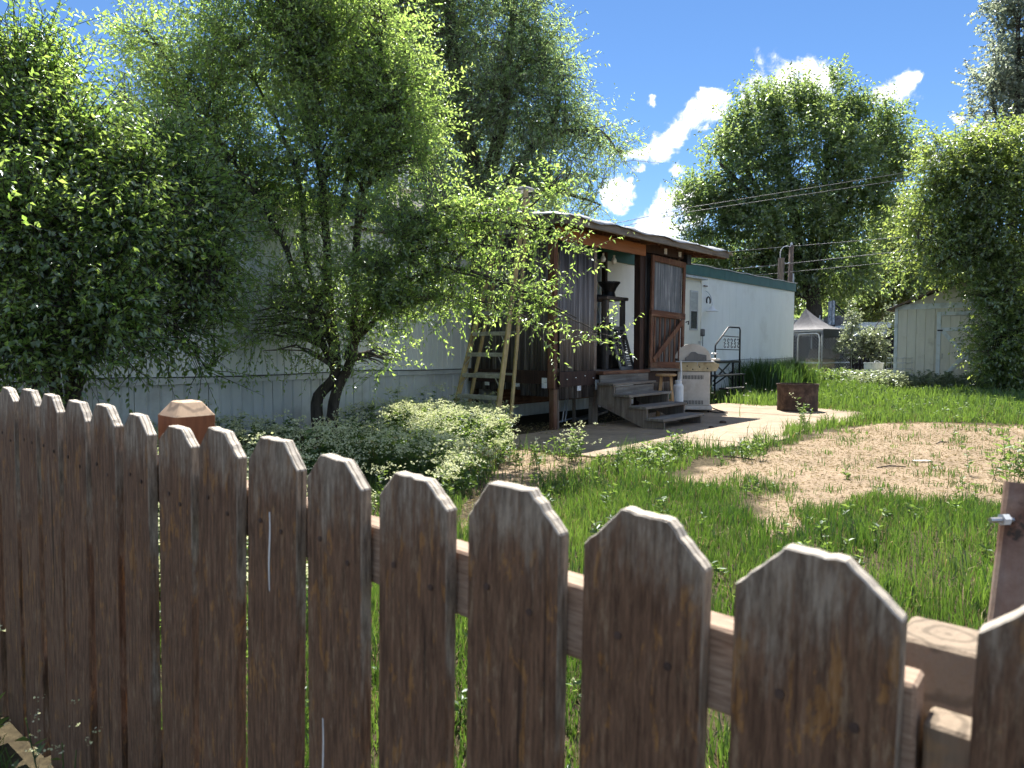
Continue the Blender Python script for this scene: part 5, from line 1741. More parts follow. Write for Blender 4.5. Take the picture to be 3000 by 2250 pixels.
def tree(name, label, base, stems, lobes, leaf, n_twig, per, twig_len, ll, lw, bark='bark', seed=1, droop=0.0, up=0.25, group=None,
         shell=0.45, clump=0.33, nclump=16, cat='tree', spread=0.7, limb_r=0.5, twig_r=0.004, stemfrac=1.0, depth=1.0):
    """stems: list of (points, r0, r1); lobes: (x, y, Z, rx_px, ry_px, depth factor, weight) of the crown in photograph columns/rows at distance Z"""
    g = np.random.default_rng(seed)
    root = thing(name, label, cat, base, group=group)
    inv = Matrix.Translation(base).inverted()
    tr = MB()
    nodes = []
    for pts, r0, r1 in stems:
        k = max(8, 4 * len(pts))
        c = curve_pts(pts, k)
        c += g.normal(size=c.shape) * 0.012 * np.linspace(0, 1, k)[:, None] * (np.linalg.norm(c[-1] - c[0]) / 4)
        rr = [r0 + (r1 - r0) * (i / (k - 1)) ** 0.8 for i in range(k)]
        if c[0][2] < 0.3: rr[0] *= 1.35
        tr.tube([Vector(p) - Vector(base) for p in c], rr, 8)
        nodes += [(p, r) for p, r in zip(c[k // 3:], rr[k // 3:])]
    tr.build('trunk', 'bark', root, smooth=True)
    NP = np.array([p for p, _ in nodes])
    NR = np.array([r for _, r in nodes])
    LB = []
    for q in lobes:
        x, y, Z, rx, ry = q[:5]
        dz = (q[5] if len(q) > 5 else 1.0) * depth
        wt = q[6] if len(q) > 6 else 1.0
        sc = Z / 2080.0
        rr_ = np.array([rx * sc, 0.5 * (rx + ry) * sc * dz, ry * sc])
        LB.append((np.array(tuple(W(x, y, Z))), np.maximum(rr_ - 0.30 * twig_len, rr_ * 0.4), wt))
    wts = np.array([(r[0] * r[2]) * w for _, r, w in LB])
    wts /= wts.sum()
    cl_c, cl_r, cl_l, cl_w = [], [], [], []
    for i, (c, r, w) in enumerate(LB):
        nc = max(4, int(nclump * (wts[i] * len(LB)) ** 0.6))
        d = unit(g.normal(size=(nc, 3)))
        rad = (shell + (1 - shell) * g.random((nc, 1)) ** 0.6)
        pc = c + d * r * rad * 0.86
        cl_c.append(pc)
        cl_r.append(np.full(nc, clump) * (0.6 + 0.8 * g.random(nc)) * r.mean())
        cl_l.append(np.full(nc, i))
        cl_w.append(np.full(nc, wts[i] / nc))
    cl_c, cl_r, cl_l, cl_w = np.concatenate(cl_c), np.concatenate(cl_r), np.concatenate(cl_l), np.concatenate(cl_w)
    keep = cl_c[:, 2] > 0.15
    cl_c, cl_r, cl_l, cl_w = cl_c[keep], cl_r[keep], cl_l[keep], cl_w[keep]
    # limbs: from the nearest stem node below a clump to the clump
    nC = len(cl_c)
    D2 = np.linalg.norm(cl_c[:, None, :] - NP[None], axis=2) + 0.6 * np.maximum(0, NP[None, :, 2] - cl_c[:, None, 2] + 0.2)
    nb = D2.argmin(1)
    a, b = NP[nb], cl_c
    K = 6
    t = np.linspace(0, 1, K)[None, :, None]
    ln = np.linalg.norm(b - a, axis=1)[:, None, None]
    pth = a[:, None] * (1 - t) + b[:, None] * t
    pth = pth + np.array([0, 0, 1.0]) * (np.sin(t * np.pi) * ln * 0.12) + g.normal(size=pth.shape) * ln * 0.025 * np.sin(t * np.pi)
    r0 = np.minimum(NR[nb] * limb_r, 0.012 + 0.014 * ln[:, 0, 0])
    rad = r0[:, None] * (1 - 0.8 * np.linspace(0, 1, K)[None])
    V1, Q1 = tubes_np(pth, np.maximum(rad, 0.003), 5)
    # twigs
    p = cl_w / cl_w.sum()
    ci = g.choice(nC, size=n_twig, p=p)
    off = g.normal(size=(n_twig, 3)) * 0.55
    org = cl_c[ci] + off * cl_r[ci][:, None]
    lc = np.array([c for c, _, _ in LB])[cl_l[ci]]
    out = unit(org - lc)
    dirn = unit(out * spread + unit(off) * 0.5 + g.normal(size=(n_twig, 3)) * 0.38 + np.array([0, 0, up]))
    TL = twig_len * (0.55 + 0.9 * g.random(n_twig))
    K2 = 4
    tt = np.linspace(0, 1, K2)
    bend = np.array([0, 0, -1.0]) * droop
    tw = org[:, None] + dirn[:, None] * (tt[None, :, None] * TL[:, None, None]) + bend * (tt[None, :, None] ** 2) * TL[:, None, None]
    start = cl_c[ci] + (org - cl_c[ci]) * 0.25
    tw[:, 0] = start + (org - start) * 0.3
    rr = np.linspace(twig_r, twig_r * 0.3, K2)[None] * np.ones((n_twig, 1))
    ks = slice(0, int(n_twig * stemfrac))
    V2, Q2 = tubes_np(tw[ks][:, [0, 1, 3]], rr[ks][:, [0, 1, 3]], 3)
    vv = np.concatenate([V1, V2]) - np.array(tuple(base))
    qq = np.concatenate([Q1, Q2 + len(V1)])
    o = np_mesh('branches', vv, qq, bark, smooth=True)
    o.parent = root
    tag(o, kind='stuff')
    # leaves along the twigs
    tpos = (np.arange(per)[None, :] + g.random((n_twig, per)) * 0.7) / per
    seg = np.clip(tpos * (K2 - 1), 0, K2 - 1.001)
    i0 = seg.astype(int)
    f = (seg - i0)[..., None]
    row = np.arange(n_twig)[:, None]
    P = tw[row, i0] * (1 - f) + tw[row, i0 + 1] * f
    T = unit(tw[row, i0 + 1] - tw[row, i0])
    side = unit(np.cross(T, g.normal(size=T.shape)))
    D = unit(T * 0.65 + side * 0.9 + np.array([0, 0, -0.25 - 0.5 * droop]))
    n = n_twig * per
    s_ = (0.65 + 0.6 * g.random(n))
    # young, paler leaves towards the twig tips, tone drifting from clump to clump
    tone = np.clip(0.18 + 0.42 * tpos + 0.22 * g.normal(size=tpos.shape) + 0.30 * (g.random(nC)[ci] - 0.5)[:, None], 0, 1).reshape(-1)
    LV, LT = leaves_np(P.reshape(-1, 3), D.reshape(-1, 3), ll * s_, lw * s_, g)
    o = np_mesh('crown', LV - np.array(tuple(base)), LT, leaf, rnd=np.repeat(tone, 4))
    o.parent = root
    return root


def gz(X, Y):
    return float(ground_z(np.array([X]), np.array([Y]))[0])


# ---- A: dense leafy tree at the far left, between fence and home
bA = W(170, 1018, 5.9); bA.z = gz(bA.x, bA.y) - 0.03
tree('leafy_shrub_tree', 'dense bright green shrubby tree filling the left edge behind the fence', bA,
     [([bA, W(150, 1000, 5.9), W(110, 700, 5.9), W(90, 300, 6.0)], 0.06, 0.015), ([bA, W(230, 980, 5.8), W(330, 760, 5.7), W(480, 640, 6.0)], 0.05, 0.012),
      ([bA, W(260, 1040, 5.8), W(420, 940, 5.9), W(620, 860, 6.2)], 0.045, 0.01), ([bA, W(60, 1000, 5.7), W(-60, 700, 5.5), W(-80, 400, 5.6)], 0.05, 0.012)],
     [(60, 300, 6.2, 170, 290), (180, 460, 6.0, 160, 240), (330, 560, 6.2, 150, 150), (640, 720, 6.5, 80, 90, 1, .7), (540, 600, 6.6, 130, 140, 1, 1.0), (600, 830, 6.5, 120, 120, 1, .8), (660, 640, 6.8, 90, 110, 1, .8), (470, 430, 6.8, 110, 110, 1, .8), (40, 690, 5.4, 170, 240), (330, 690, 5.8, 190, 190), (230, 920, 5.5, 230, 190), (540, 760, 6.3, 140, 140, 1, .8),
      (480, 960, 6.1, 170, 110, 1, .8), (40, 1020, 5.2, 160, 160), (-150, 600, 5.6, 160, 350), (620, 900, 6.4, 90, 90, 1, .5), (600, 1085, 6.3, 75, 60, 1, .7), (400, 540, 6.0, 120, 120)],
     'L_shrub', 6200, 11, 0.38, 0.056, 0.026, seed=3, droop=0.12, up=0.35, nclump=40, shell=0.1, clump=0.45, depth=0.5)

# ---- B: multi-stemmed tree in front of the home, with the bough that hangs past the ladder
zB = 8.75
bB = W(935, 1262, 8.75); bB.z = gz(bB.x, bB.y) - 0.03
S_ = lambda *q: [W(*p) for p in q]
stB = [([bB] + S_((930, 1170, 8.75), (985, 1080, 8.75), (965, 860, 8.7), (950, 600, 8.7), (900, 300, 8.7), (840, -40, 8.8)), 0.085, 0.03),
       ([W(970, 1252, 8.8)] + S_((985, 1150, 8.75), (1035, 1010, 8.7), (1045, 700, 8.7), (1080, 400, 8.8), (1130, 60, 8.9)), 0.08, 0.03),
       (S_((980, 1085, 8.75), (890, 880, 8.6), (820, 690, 8.5), (690, 480, 8.5), (560, 270, 8.5), (430, 95, 8.5)), 0.05, 0.012),
       (S_((985, 1050, 8.75), (905, 800, 8.6), (880, 560, 8.6), (820, 380, 8.6), (700, 150, 8.6)), 0.045, 0.012),
       (S_((1010, 1050, 8.7), (1100, 880, 8.4), (1190, 740, 8.2), (1265, 650, 8.0), (1400, 600, 7.9)), 0.042, 0.012),
       (S_((1030, 1010, 8.7), (1160, 880, 8.3), (1290, 790, 8.0), (1430, 810, 7.8), (1570, 870, 7.7), (1690, 935, 7.65)), 0.04, 0.006),
       (S_((1290, 790, 8.0), (1430, 690, 7.9), (1560, 600, 7.8), (1640, 520, 7.8)), 0.02, 0.005),
       (S_((1000, 620, 8.7), (1060, 330, 8.7), (1200, 130, 8.8)), 0.04, 0.015)]
lbB = [(430, 110, 8.5, 120, 110, 1, .6), (560, 330, 8.5, 220, 240), (780, 110, 8.7, 260, 230), (1020, 150, 8.9, 230, 230), (960, 430, 8.7, 260, 200), (690, 520, 8.5, 200, 150), (470, 480, 8.6, 110, 130, 1, .8),
       (1170, 330, 8.7, 150, 190), (860, 660, 8.5, 170, 100, 1, .5), (980, 900, 8.4, 230, 210, 1, .5), (800, 930, 8.4, 130, 170, 1, .4), (1150, 610, 8.2, 140, 70, 1, .7), (1230, 480, 8.4, 100, 90, 1, .8),
       (1220, 900, 8.1, 130, 90, 1, .5), (1120, 1060, 8.3, 120, 60, 1, .3), (1100, 760, 8.1, 120, 70, 1, .4), (860, -180, 8.8, 350, 180, 1, .6)]
# the bough past the ladder: layered sprays along five arching branches
ARCS = [[(1160, 660, 8.05), (1320, 605, 7.9), (1460, 600, 7.8), (1590, 560, 7.8), (1650, 500, 7.8)],
        [(1110, 770, 8.1), (1270, 720, 7.95), (1410, 715, 7.85), (1540, 745, 7.75), (1630, 800, 7.7)],
        [(1130, 840, 8.1), (1280, 795, 7.95), (1430, 820, 7.8), (1570, 880, 7.7), (1690, 940, 7.65), (1800, 995, 7.6)],
        [(1110, 890, 8.1), (1260, 865, 8.0), (1390, 880, 7.85), (1510, 915, 7.75), (1600, 965, 7.7)],
        [(1230, 690, 8.0), (1370, 650, 7.85), (1500, 655, 7.75), (1640, 685, 7.65), (1710, 730, 7.6)]]
for ar in ARCS:
    P_ = [W(*q) for q in ar]
    stB.append((P_, 0.016, 0.004))
    for k_ in range(9):
        t_ = k_ / 8 * (len(ar) - 1)
        i_ = min(int(t_), len(ar) - 2)
        f_ = t_ - i_
        a_, b_ = ar[i_], ar[i_ + 1]
        lbB.append((a_[0] + (b_[0] - a_[0]) * f_, a_[1] + (b_[1] - a_[1]) * f_ + 12, a_[2] + (b_[2] - a_[2]) * f_, 78 - 5 * k_, 44 - 2 * k_, 1, 3.1 - 0.2 * k_))
tree('multi_stem_tree', 'multi-stemmed light green tree in front of the trailer with a bough past the ladder', bB, stB, lbB,
     'L_tree', 9200, 13, 0.40, 0.056, 0.022, bark='barklight', seed=5, droop=0.08, up=0.38, nclump=36, spread=0.8, shell=0.1, clump=0.40, depth=0.55, twig_r=0.0028)

# ---- C: big willow behind the home
bC = W(1420, 1018, 18.0); bC.z = 0
tree('willow_tree', 'huge grey-green willow towering behind the trailer and porch', bC,
     [([bC] + S_((1420, 900, 18), (1400, 600, 18), (1350, 300, 18), (1300, -50, 18)), 0.40, 0.12), (S_((1410, 760, 18), (1500, 520, 17.6), (1600, 400, 17.4), (1750, 380, 17)), 0.22, 0.04),
      (S_((1400, 640, 18), (1470, 350, 18), (1500, 50, 18)), 0.24, 0.07), (S_((1410, 700, 18), (1280, 520, 18), (1150, 350, 18)), 0.2, 0.05), (S_((1500, 520, 17.6), (1640, 560, 17), (1760, 600, 16.6)), 0.1, 0.02)],
     [(1240, 120, 18, 210, 200), (1440, 90, 18, 180, 200), (1500, 300, 17.5, 210, 190), (1640, 330, 17.3, 110, 120), (1755, 390, 17, 95, 85), (1640, 480, 17, 150, 110), (1340, 430, 18, 200, 180),
      (1490, 580, 17.2, 230, 110), (1230, 590, 17.8, 150, 100), (1740, 560, 16.6, 65, 90, 1, .7), (1690, 670, 16.5, 90, 60, 1, .7), (1000, 130, 19, 220, 260), (1800, 450, 16.9, 60, 60, 1, .7),
      (1560, 120, 17.8, 90, 140), (1620, 210, 17.5, 80, 90), (1350, -150, 18, 300, 150, 1, .6), (1250, 330, 18, 180, 170), (1130, 480, 18.5, 140, 140), (1400, 640, 17.5, 200, 80), (1150, 640, 18, 130, 80)],
     'L_willow', 9600, 11, 0.75, 0.115, 0.034, bark='barklight', seed=8, droop=0.18, up=0.2, nclump=34, twig_r=0.008, shell=0.15, clump=0.42, stemfrac=0.6, depth=0.6)

# ---- D: broad elm on the right
bD = W(2385, 1018, 38); bD.z = 0
tree('elm_tree', 'broad round-crowned elm standing beyond the end of the trailer', bD,
     [([bD] + S_((2385, 920, 38), (2370, 780, 38), (2330, 650, 38), (2300, 420, 38)), 0.55, 0.15), (S_((2370, 800, 38), (2250, 620, 38), (2170, 540, 38), (2110, 480, 38)), 0.32, 0.08),
      (S_((2250, 620, 38), (2190, 500, 38), (2150, 400, 38)), 0.2, 0.05), (S_((2385, 780, 38), (2480, 600, 38), (2570, 540, 37.6), (2640, 480, 37.5)), 0.3, 0.06), (S_((2375, 760, 38), (2420, 520, 38), (2440, 300, 38)), 0.3, 0.08)],
     [(2145, 500, 38, 125, 150), (2080, 660, 38, 95, 110), (2220, 350, 38, 95, 95), (2330, 330, 38.5, 110, 90), (2430, 290, 38, 110, 75), (2540, 370, 38, 95, 80), (2600, 460, 38, 85, 95), (2400, 480, 36.5, 160, 120),
      (2300, 640, 37, 180, 120), (2520, 600, 37.5, 120, 110), (2430, 760, 38, 200, 100), (2200, 790, 38.5, 170, 110), (2380, 850, 40, 170, 60), (2100, 820, 39, 110, 100), (2640, 440, 38, 50, 60, 1, .7), (2030, 590, 38.5, 60, 60, 1, .7)],
     'L_elm', 9000, 10, 1.05, 0.21, 0.105, seed=12, droop=0.08, up=0.3, nclump=26, twig_r=0.014, stemfrac=0.25, depth=0.8, shell=0.5, clump=0.27)

# ---- E: tall silvery poplar at the right edge
bE = W(2965, 1018, 32); bE.z = 0
tree('poplar_tree', 'tall slender silvery poplar rising at the right edge', bE,
     [([bE] + S_((2965, 800, 32), (2975, 400, 32), (2985, 0, 32)), 0.25, 0.08), (S_((2968, 520, 32), (2920, 350, 32), (2890, 200, 32)), 0.1, 0.03)],
     [(2960, 110, 32, 60, 130, 1, .8), (2900, 250, 32, 50, 110, 1, .7), (2985, 300, 32, 75, 130, 1, .8), (2880, 330, 32, 45, 70, 1, .7), (2990, -60, 32, 80, 140), (3080, 250, 32, 80, 260)],
     'L_poplar', 2300, 10, 0.9, 0.14, 0.115, bark='barklight', seed=15, droop=0.02, up=0.7, nclump=22, twig_r=0.012, stemfrac=0.6)

# ---- F: tree and dark bush in front of the shed's right side
bF = W(2935, 1018, 18.6); bF.z = 0
tree('shed_tree', 'dense ash tree overhanging the shed, its low boughs hiding the shed side', bF,
     [([bF] + S_((2935, 950, 18.6), (2900, 700, 18.8), (2870, 420, 19)), 0.16, 0.04), (S_((2920, 850, 18.7), (2800, 720, 19), (2690, 700, 19.2)), 0.07, 0.02), (S_((2930, 900, 18.6), (2990, 700, 18.6), (3020, 450, 18.8)), 0.09, 0.03)],
     [(2780, 480, 19.5, 95, 120, 1, .8), (2880, 520, 19, 120, 130), (2760, 640, 19.5, 130, 90), (2960, 680, 18.6, 120, 160), (2840, 750, 19, 140, 90), (2710, 770, 19.3, 90, 60, 1, .8), (2960, 850, 18.3, 100, 100),
      (2985, 1000, 18, 110, 120), (2925, 1045, 17.9, 75, 75), (3010, 1090, 17.8, 120, 60), (2880, 850, 18.2, 60, 60, 1, .7), (2990, 450, 18.8, 100, 120), (2730, 560, 19.4, 60, 70, 1, .5)],
     'L_ash', 5600, 10, 0.55, 0.105, 0.05, seed=18, droop=0.12, up=0.2, nclump=28, twig_r=0.007, stemfrac=0.5)

# ---- G: yellow-green trees behind the neighbour's carport
bG = W(2600, 1018, 46); bG.z = 0
tree('yellow_green_tree', 'yellow-green tree behind the carport, between elm and shed tree', bG,
     [([bG] + S_((2600, 900, 46), (2610, 740, 46), (2640, 600, 46)), 0.35, 0.1)],
     [(2560, 760, 46, 90, 90), (2640, 660, 46, 90, 90), (2700, 700, 46, 80, 100), (2500, 850, 45, 80, 80), (2620, 830, 44, 110, 80), (2700, 860, 44, 70, 90), (2540, 920, 44, 80, 50)],
     'L_yellow', 3300, 10, 1.2, 0.24, 0.085, seed=22, droop=0.2, up=0.15, nclump=26, twig_r=0.012, stemfrac=0.3)

# ---- H: silvery saplings by the board fence
for i, (x0, Z, lbs, sd, lab) in enumerate(((2492, 26.5, [(2490, 960, 26.5, 22, 55, 1, .8), (2500, 905, 26.5, 14, 28, 1, .6), (2478, 1030, 26.3, 28, 40, 1, .7)], 31, 'slender silvery sapling beside the kennel corner'),
                                           (2562, 25.5, [(2560, 1010, 25.5, 42, 45), (2590, 1040, 25.5, 30, 30), (2603, 940, 26, 16, 60, 1, .5)], 33, 'bushy silvery shrub between kennel and shed'))):
    b_ = W(x0, 1018, Z); b_.z = 0
    tree('silvery_shrub', lab, b_, [([b_] + S_((x0, 1040, Z), (x0, 960, Z)), 0.03, 0.01)], lbs, 'L_grey', 200 if i == 0 else 420, 9, 0.26, 0.09, 0.05, seed=sd, nclump=12, up=0.4, cat='shrub', group='shrubs by the board fence', twig_r=0.006)

# ---- I: conifer tip far behind the left tree
bI = W(366, 1018, 26); bI.z = 0
tree('conifer_tree', 'dark pointed conifer tip behind the left-hand trees', bI, [([bI] + S_((366, 700, 26), (364, 215, 26)), 0.2, 0.02)],
     [(364, 235, 26, 9, 35), (365, 300, 26, 24, 50), (366, 390, 26, 42, 60), (366, 500, 26, 58, 80)], 'L_conifer', 1500, 10, 0.35, 0.10, 0.02, seed=41, droop=0.3, nclump=14, twig_r=0.008)

# ---- K: wooded mass far behind everything
bK = Vector((26, 66, 0))
wood = tree('distant_woods', 'dark mass of distant trees closing the view behind camper and carport', bK, [([bK, bK + Vector((0, 0, 3)), bK + Vector((0, 0, 5))], 0.4, 0.2)],
            [(2250, 900, 66, 160, 90), (2420, 880, 68, 170, 100), (2600, 900, 66, 170, 90), (2780, 880, 68, 180, 110), (2950, 880, 66, 170, 120), (2100, 900, 66, 120, 80), (3150, 850, 64, 200, 140),
             (2350, 930, 62, 230, 80), (2650, 965, 64, 220, 55), (2950, 970, 64, 200, 55), (3200, 960, 62, 200, 70)],
            'L_elm', 3600, 8, 1.8, 0.5, 0.3, seed=51, nclump=18, twig_r=0.02, stemfrac=0.1)
wood['kind'] = 'stuff'

# ================================================================== GRASS AND WEEDS


def blades(X, Y, H, Wd, g, lean=0.45):
    n = len(X)
    z = ground_z(X, Y)
    a = g.random(n) * 2 * np.pi
    d = np.stack([np.cos(a), np.sin(a), np.zeros(n)], -1)
    s = np.stack([-np.sin(a), np.cos(a), np.zeros(n)], -1)
    # blades face the viewer at random angles
    tw = g.random(n) * np.pi
    s = s * np.cos(tw)[:, None] + d * np.sin(tw)[:, None]
    le = lean * g.random(n) ** 0.8
    P = np.stack([X, Y, z - 0.005], -1)
    up = np.array([0, 0, 1.0])
    H_, w_ = H[:, None], Wd[:, None]
    m = P + up * H_ * 0.55 + d * (H * le * 0.25)[:, None]
    t = P + up * H_ * (1 - 0.35 * le[:, None]) + d * (H * le)[:, None]
    v = np.empty((n, 5, 3))
    v[:, 0], v[:, 1] = P - s * w_ * 0.5, P + s * w_ * 0.5
    v[:, 2], v[:, 3] = m - s * w_ * 0.42, m + s * w_ * 0.42
    v[:, 4] = t
    i = np.arange(n)[:, None] * 5
    T = np.concatenate([i + np.array([[0, 1, 3]]), i + np.array([[0, 3, 2]]), i + np.array([[2, 3, 4]])])
    return v.reshape(-1, 3), T


gg = np.random.default_rng(77)


def slab_in(X, Y, m=0.0):
    s, y = to_local(X, Y)
    lo = 3.45 + 0.1 * np.sin((s - 6.4) * 1.7) + 0.95 * np.clip(1 - (s - 6.4) / 2.15, 0, 1) ** 1.3
    return (s > 6.5 - m) & (s < 14.3 + m) & (y > lo - m) & (y < 6.6 + m)


def cover(X, Y):
    """how much grass grows at a point, 0..1"""
    s, y = to_local(X, Y)
    jx = X + 0.45 * (vnoise(X, Y, 1.7, 1) - 0.5) + 0.15 * (vnoise(X, Y, 6, 4) - 0.5)
    jy = Y + 0.7 * (vnoise(X, Y, 1.7, 2) - 0.5) + 0.2 * (vnoise(X, Y, 6, 5) - 0.5)
    c = np.ones(np.shape(X))
    big = vnoise(X, Y, 1.2, 6) * 0.6 + vnoise(X, Y, 3.1, 7) * 0.4
    c = np.where(big < 0.36, 0.35, c)
    tuft = vnoise(X, Y, 4.2, 11) * 0.65 + vnoise(X, Y, 9.5, 12) * 0.35
    d = inpoly(jx, jy, DIRT)
    c = np.where(d, np.where(tuft > 0.66, 0.42, 0.006), c)
    c = np.where(inpoly(jx, jy, BARE2), np.where(tuft > 0.62, 0.5, 0.02), c)
    c = np.where(inpoly(X, Y, PATH), np.where(tuft > 0.72, 0.5, 0.03), c)
    # thinner, drier turf close to the corner post on the right
    u = X / np.maximum(Y, 0.1)
    thin = (u > 0.42) & (Y < 4.6)
    c = np.where(thin, c * np.where(tuft > 0.45, 0.75, 0.35), c)
    c = np.where(slab_in(jx, jy, -0.10), np.where(tuft > 0.80, 0.04, 0.0), c)
    under = (y > 6.25) & (s > 7.3) & (s < 12.2)
    c = np.where(under | (y > 8.05), 0.0, c)
    c = np.where(inpoly(X, Y, WEED), c * 0.55, c)
    fnc = (X - FP0.x) * FN.x + (Y - FP0.y) * FN.y
    c = np.where((fnc > -0.05) & (fnc < 0.12), 0.0, c)
    return c


grass_v, grass_t, grass_r = [], [], []


dry_v, dry_t, dry_r = [], [], []


def sow(x0, x1, y0, y1, dens, h0, h1, w, extra=None, lean=0.5, tone=0.4, store=None):
    n = int((x1 - x0) * (y1 - y0) * dens)
    X, Y = gg.uniform(x0, x1, n), gg.uniform(y0, y1, n)
    u = X / np.maximum(Y, 0.3)
    k = (np.abs(u) < 0.92) & (gg.random(n) < cover(X, Y))
    if extra is not None:
        k &= extra(X, Y)
    X, Y = X[k], Y[k]
    hn = 0.35 + 0.8 * vnoise(X, Y, 1.6, 21) + 0.65 * vnoise(X, Y, 5.5, 22) ** 2
    s, y = to_local(X, Y)
    edge = slab_in(X, Y, 0.35) & ~slab_in(X, Y, 0.0)
    hn = np.where(edge, hn * 1.35, hn)
    dirt = inpoly(X, Y, DIRT)
    hn = np.where(dirt, hn * 0.55, hn)
    H = (h0 + (h1 - h0) * gg.random(len(X)) ** 1.4) * hn
    v, t = blades(X, Y, H, w * (0.6 + 0.8 * gg.random(len(X))), gg, lean)
    SV, ST, SR = store or (grass_v, grass_t, grass_r)
    off = sum(len(a) for a in SV)
    SV.append(v)
    ST.append(t + off)
    r = np.clip(tone + 0.55 * (vnoise(X, Y, 0.8, 31) - 0.5) + 0.45 * (vnoise(X, Y, 3.7, 32) - 0.5) + 0.22 * gg.normal(size=len(X)), 0, 1)
    SR.append(np.repeat(r, 5))


sow(-3.0, 3.2, 0.9, 3.4, 5600, 0.045, 0.165, 0.0044)
sow(-4.0, 5.0, 3.4, 6.0, 3800, 0.045, 0.155, 0.005)
sow(-2.0, 9.0, 6.0, 9.5, 1500, 0.05, 0.18, 0.0075)
sow(0.5, 13.0, 9.5, 14.0, 900, 0.08, 0.22, 0.011, tone=0.75)  # tone raised farther off: open sun put into the blade colour
sow(3.0, 20.0, 14.0, 24.0, 420, 0.10, 0.28, 0.018, tone=0.8)
sow(6.0, 28.0, 24.0, 33.0, 90, 0.15, 0.35, 0.03, tone=0.6)
sow(-3.0, 3.2, 0.9, 3.4, 420, 0.05, 0.14, 0.0038, lean=1.2, store=(dry_v, dry_t, dry_r))
sow(-4.0, 6.0, 3.4, 8.0, 300, 0.05, 0.14, 0.0048, lean=1.2, store=(dry_v, dry_t, dry_r))
sow(0.5, 13.0, 8.0, 14.0, 60, 0.08, 0.22, 0.009, lean=1.0, store=(dry_v, dry_t, dry_r))
dryg = np_mesh('dry_grass', np.concatenate(dry_v), np.concatenate(dry_t), 'L_dry', rnd=np.concatenate(dry_r))
tag(dryg, 'dead straw-coloured blades among the green grass', None, kind='stuff')
lawn = np_mesh('grass', np.concatenate(grass_v), np.concatenate(grass_t), 'L_grass', rnd=np.concatenate(grass_r))
tag(lawn, 'green grass growing over the yard', None, kind='stuff')

# tall iris-like grass clumps against the home's far end
for i, (px, py, lab) in enumerate(((2230, 1128, 'tall grass clump, shade in its dark colour, against the trailer skirting, next to the platform'), (2315, 1128, 'tall bright grass clump at the far end of the trailer'))):
    c = Vector(((px - 1500) / 2080 * (19.0 if i == 0 else 20.6), 19.0 if i == 0 else 20.6, 0))
    n = 2600
    r_ = np.abs(gg.normal(size=n)) * 0.40
    a = gg.random(n) * 2 * np.pi
    X, Y = c.x + r_ * np.cos(a), c.y + r_ * np.sin(a)
    v, t = blades(X, Y, 0.55 + 0.5 * gg.random(n), 0.016 * np.ones(n), gg, 0.6)
    o = np_mesh('tall_grass_clump', v - np.array([c.x, c.y, 0]), t, 'L_grass', rnd=np.repeat(np.clip(0.15 + 0.35 * i + 0.2 * gg.normal(size=n), 0, 1), 5))  # first clump darker: the trailer's shade put into its blade colour
    o.location = (c.x, c.y, 0)
    tag(o, lab, 'grass clump', 'tall grass clumps by the trailer')


def weed_mesh(X, Y, H, g, n_leaf=14, n_head=5, leaf_l=0.05, leaf_w=0.02, flower=1.0, lean=0.2, fl_size=0.019, head_r=0.036):
    """upright weeds: stem, alternate leaves, flat flower heads; returns stem, leaf and flower arrays"""
    n = len(X)
    z = ground_z(X, Y)
    B = np.stack([X, Y, z], -1)
    d = unit(np.stack([g.normal(size=n) * lean, g.normal(size=n) * lean, np.ones(n)], -1))
    tt = np.linspace(0, 1, 4)
    stem = B[:, None] + d[:, None] * (tt[None, :, None] * H[:, None, None])
    sv, sq = tubes_np(stem, np.ones((n, 1)) * np.linspace(0.0035, 0.0015, 4)[None], 3)
    t = 0.12 + 0.8 * g.random((n, n_leaf))
    P = (B[:, None] + d[:, None] * (t * H[:, None])[..., None]).reshape(-1, 3)
    a = g.random(n * n_leaf) * 2 * np.pi
    D = np.stack([np.cos(a), np.sin(a), 0.15 + 0.5 * g.random(n * n_leaf)], -1)
    s_ = (0.6 + 0.8 * g.random(n * n_leaf)) * np.repeat(H / 0.45, n_leaf) ** 0.5
    lv, lt = leaves_np(P, D, leaf_l * s_, leaf_w * s_, g)
    lr = np.repeat(np.clip(0.35 + 0.3 * t.reshape(-1) - 0.1 + 0.2 * g.normal(size=n * n_leaf), 0, 1), 4)
    fv, ft, fr_ = None, None, None
    m = g.random(n) < flower
    if m.any():
        Bt = B[m] + d[m] * H[m][:, None]
        nh = m.sum()
        hd = Bt[:, None] + g.normal(size=(nh, n_head, 3)) * np.array([0.045, 0.045, 0.028])
        per = 7
        fp = (hd[:, :, None] + g.normal(size=(nh, n_head, per, 3)) * np.array([head_r, head_r, head_r * 0.4]) * 0.5).reshape(-1, 3)
        k = len(fp)
        D = unit(g.normal(size=(k, 3)) * np.array([1, 1, 0.5]))
        sz = fl_size * (0.7 + 0.6 * g.random(k))
        fv, ft = leaves_np(fp - D * sz[:, None] * 0.5, D, sz, sz, g, 0.1, 0.0)
        fr_ = np.repeat(g.random(k), 4)
    return (sv, sq), (lv, lt, lr), (fv, ft, fr_)


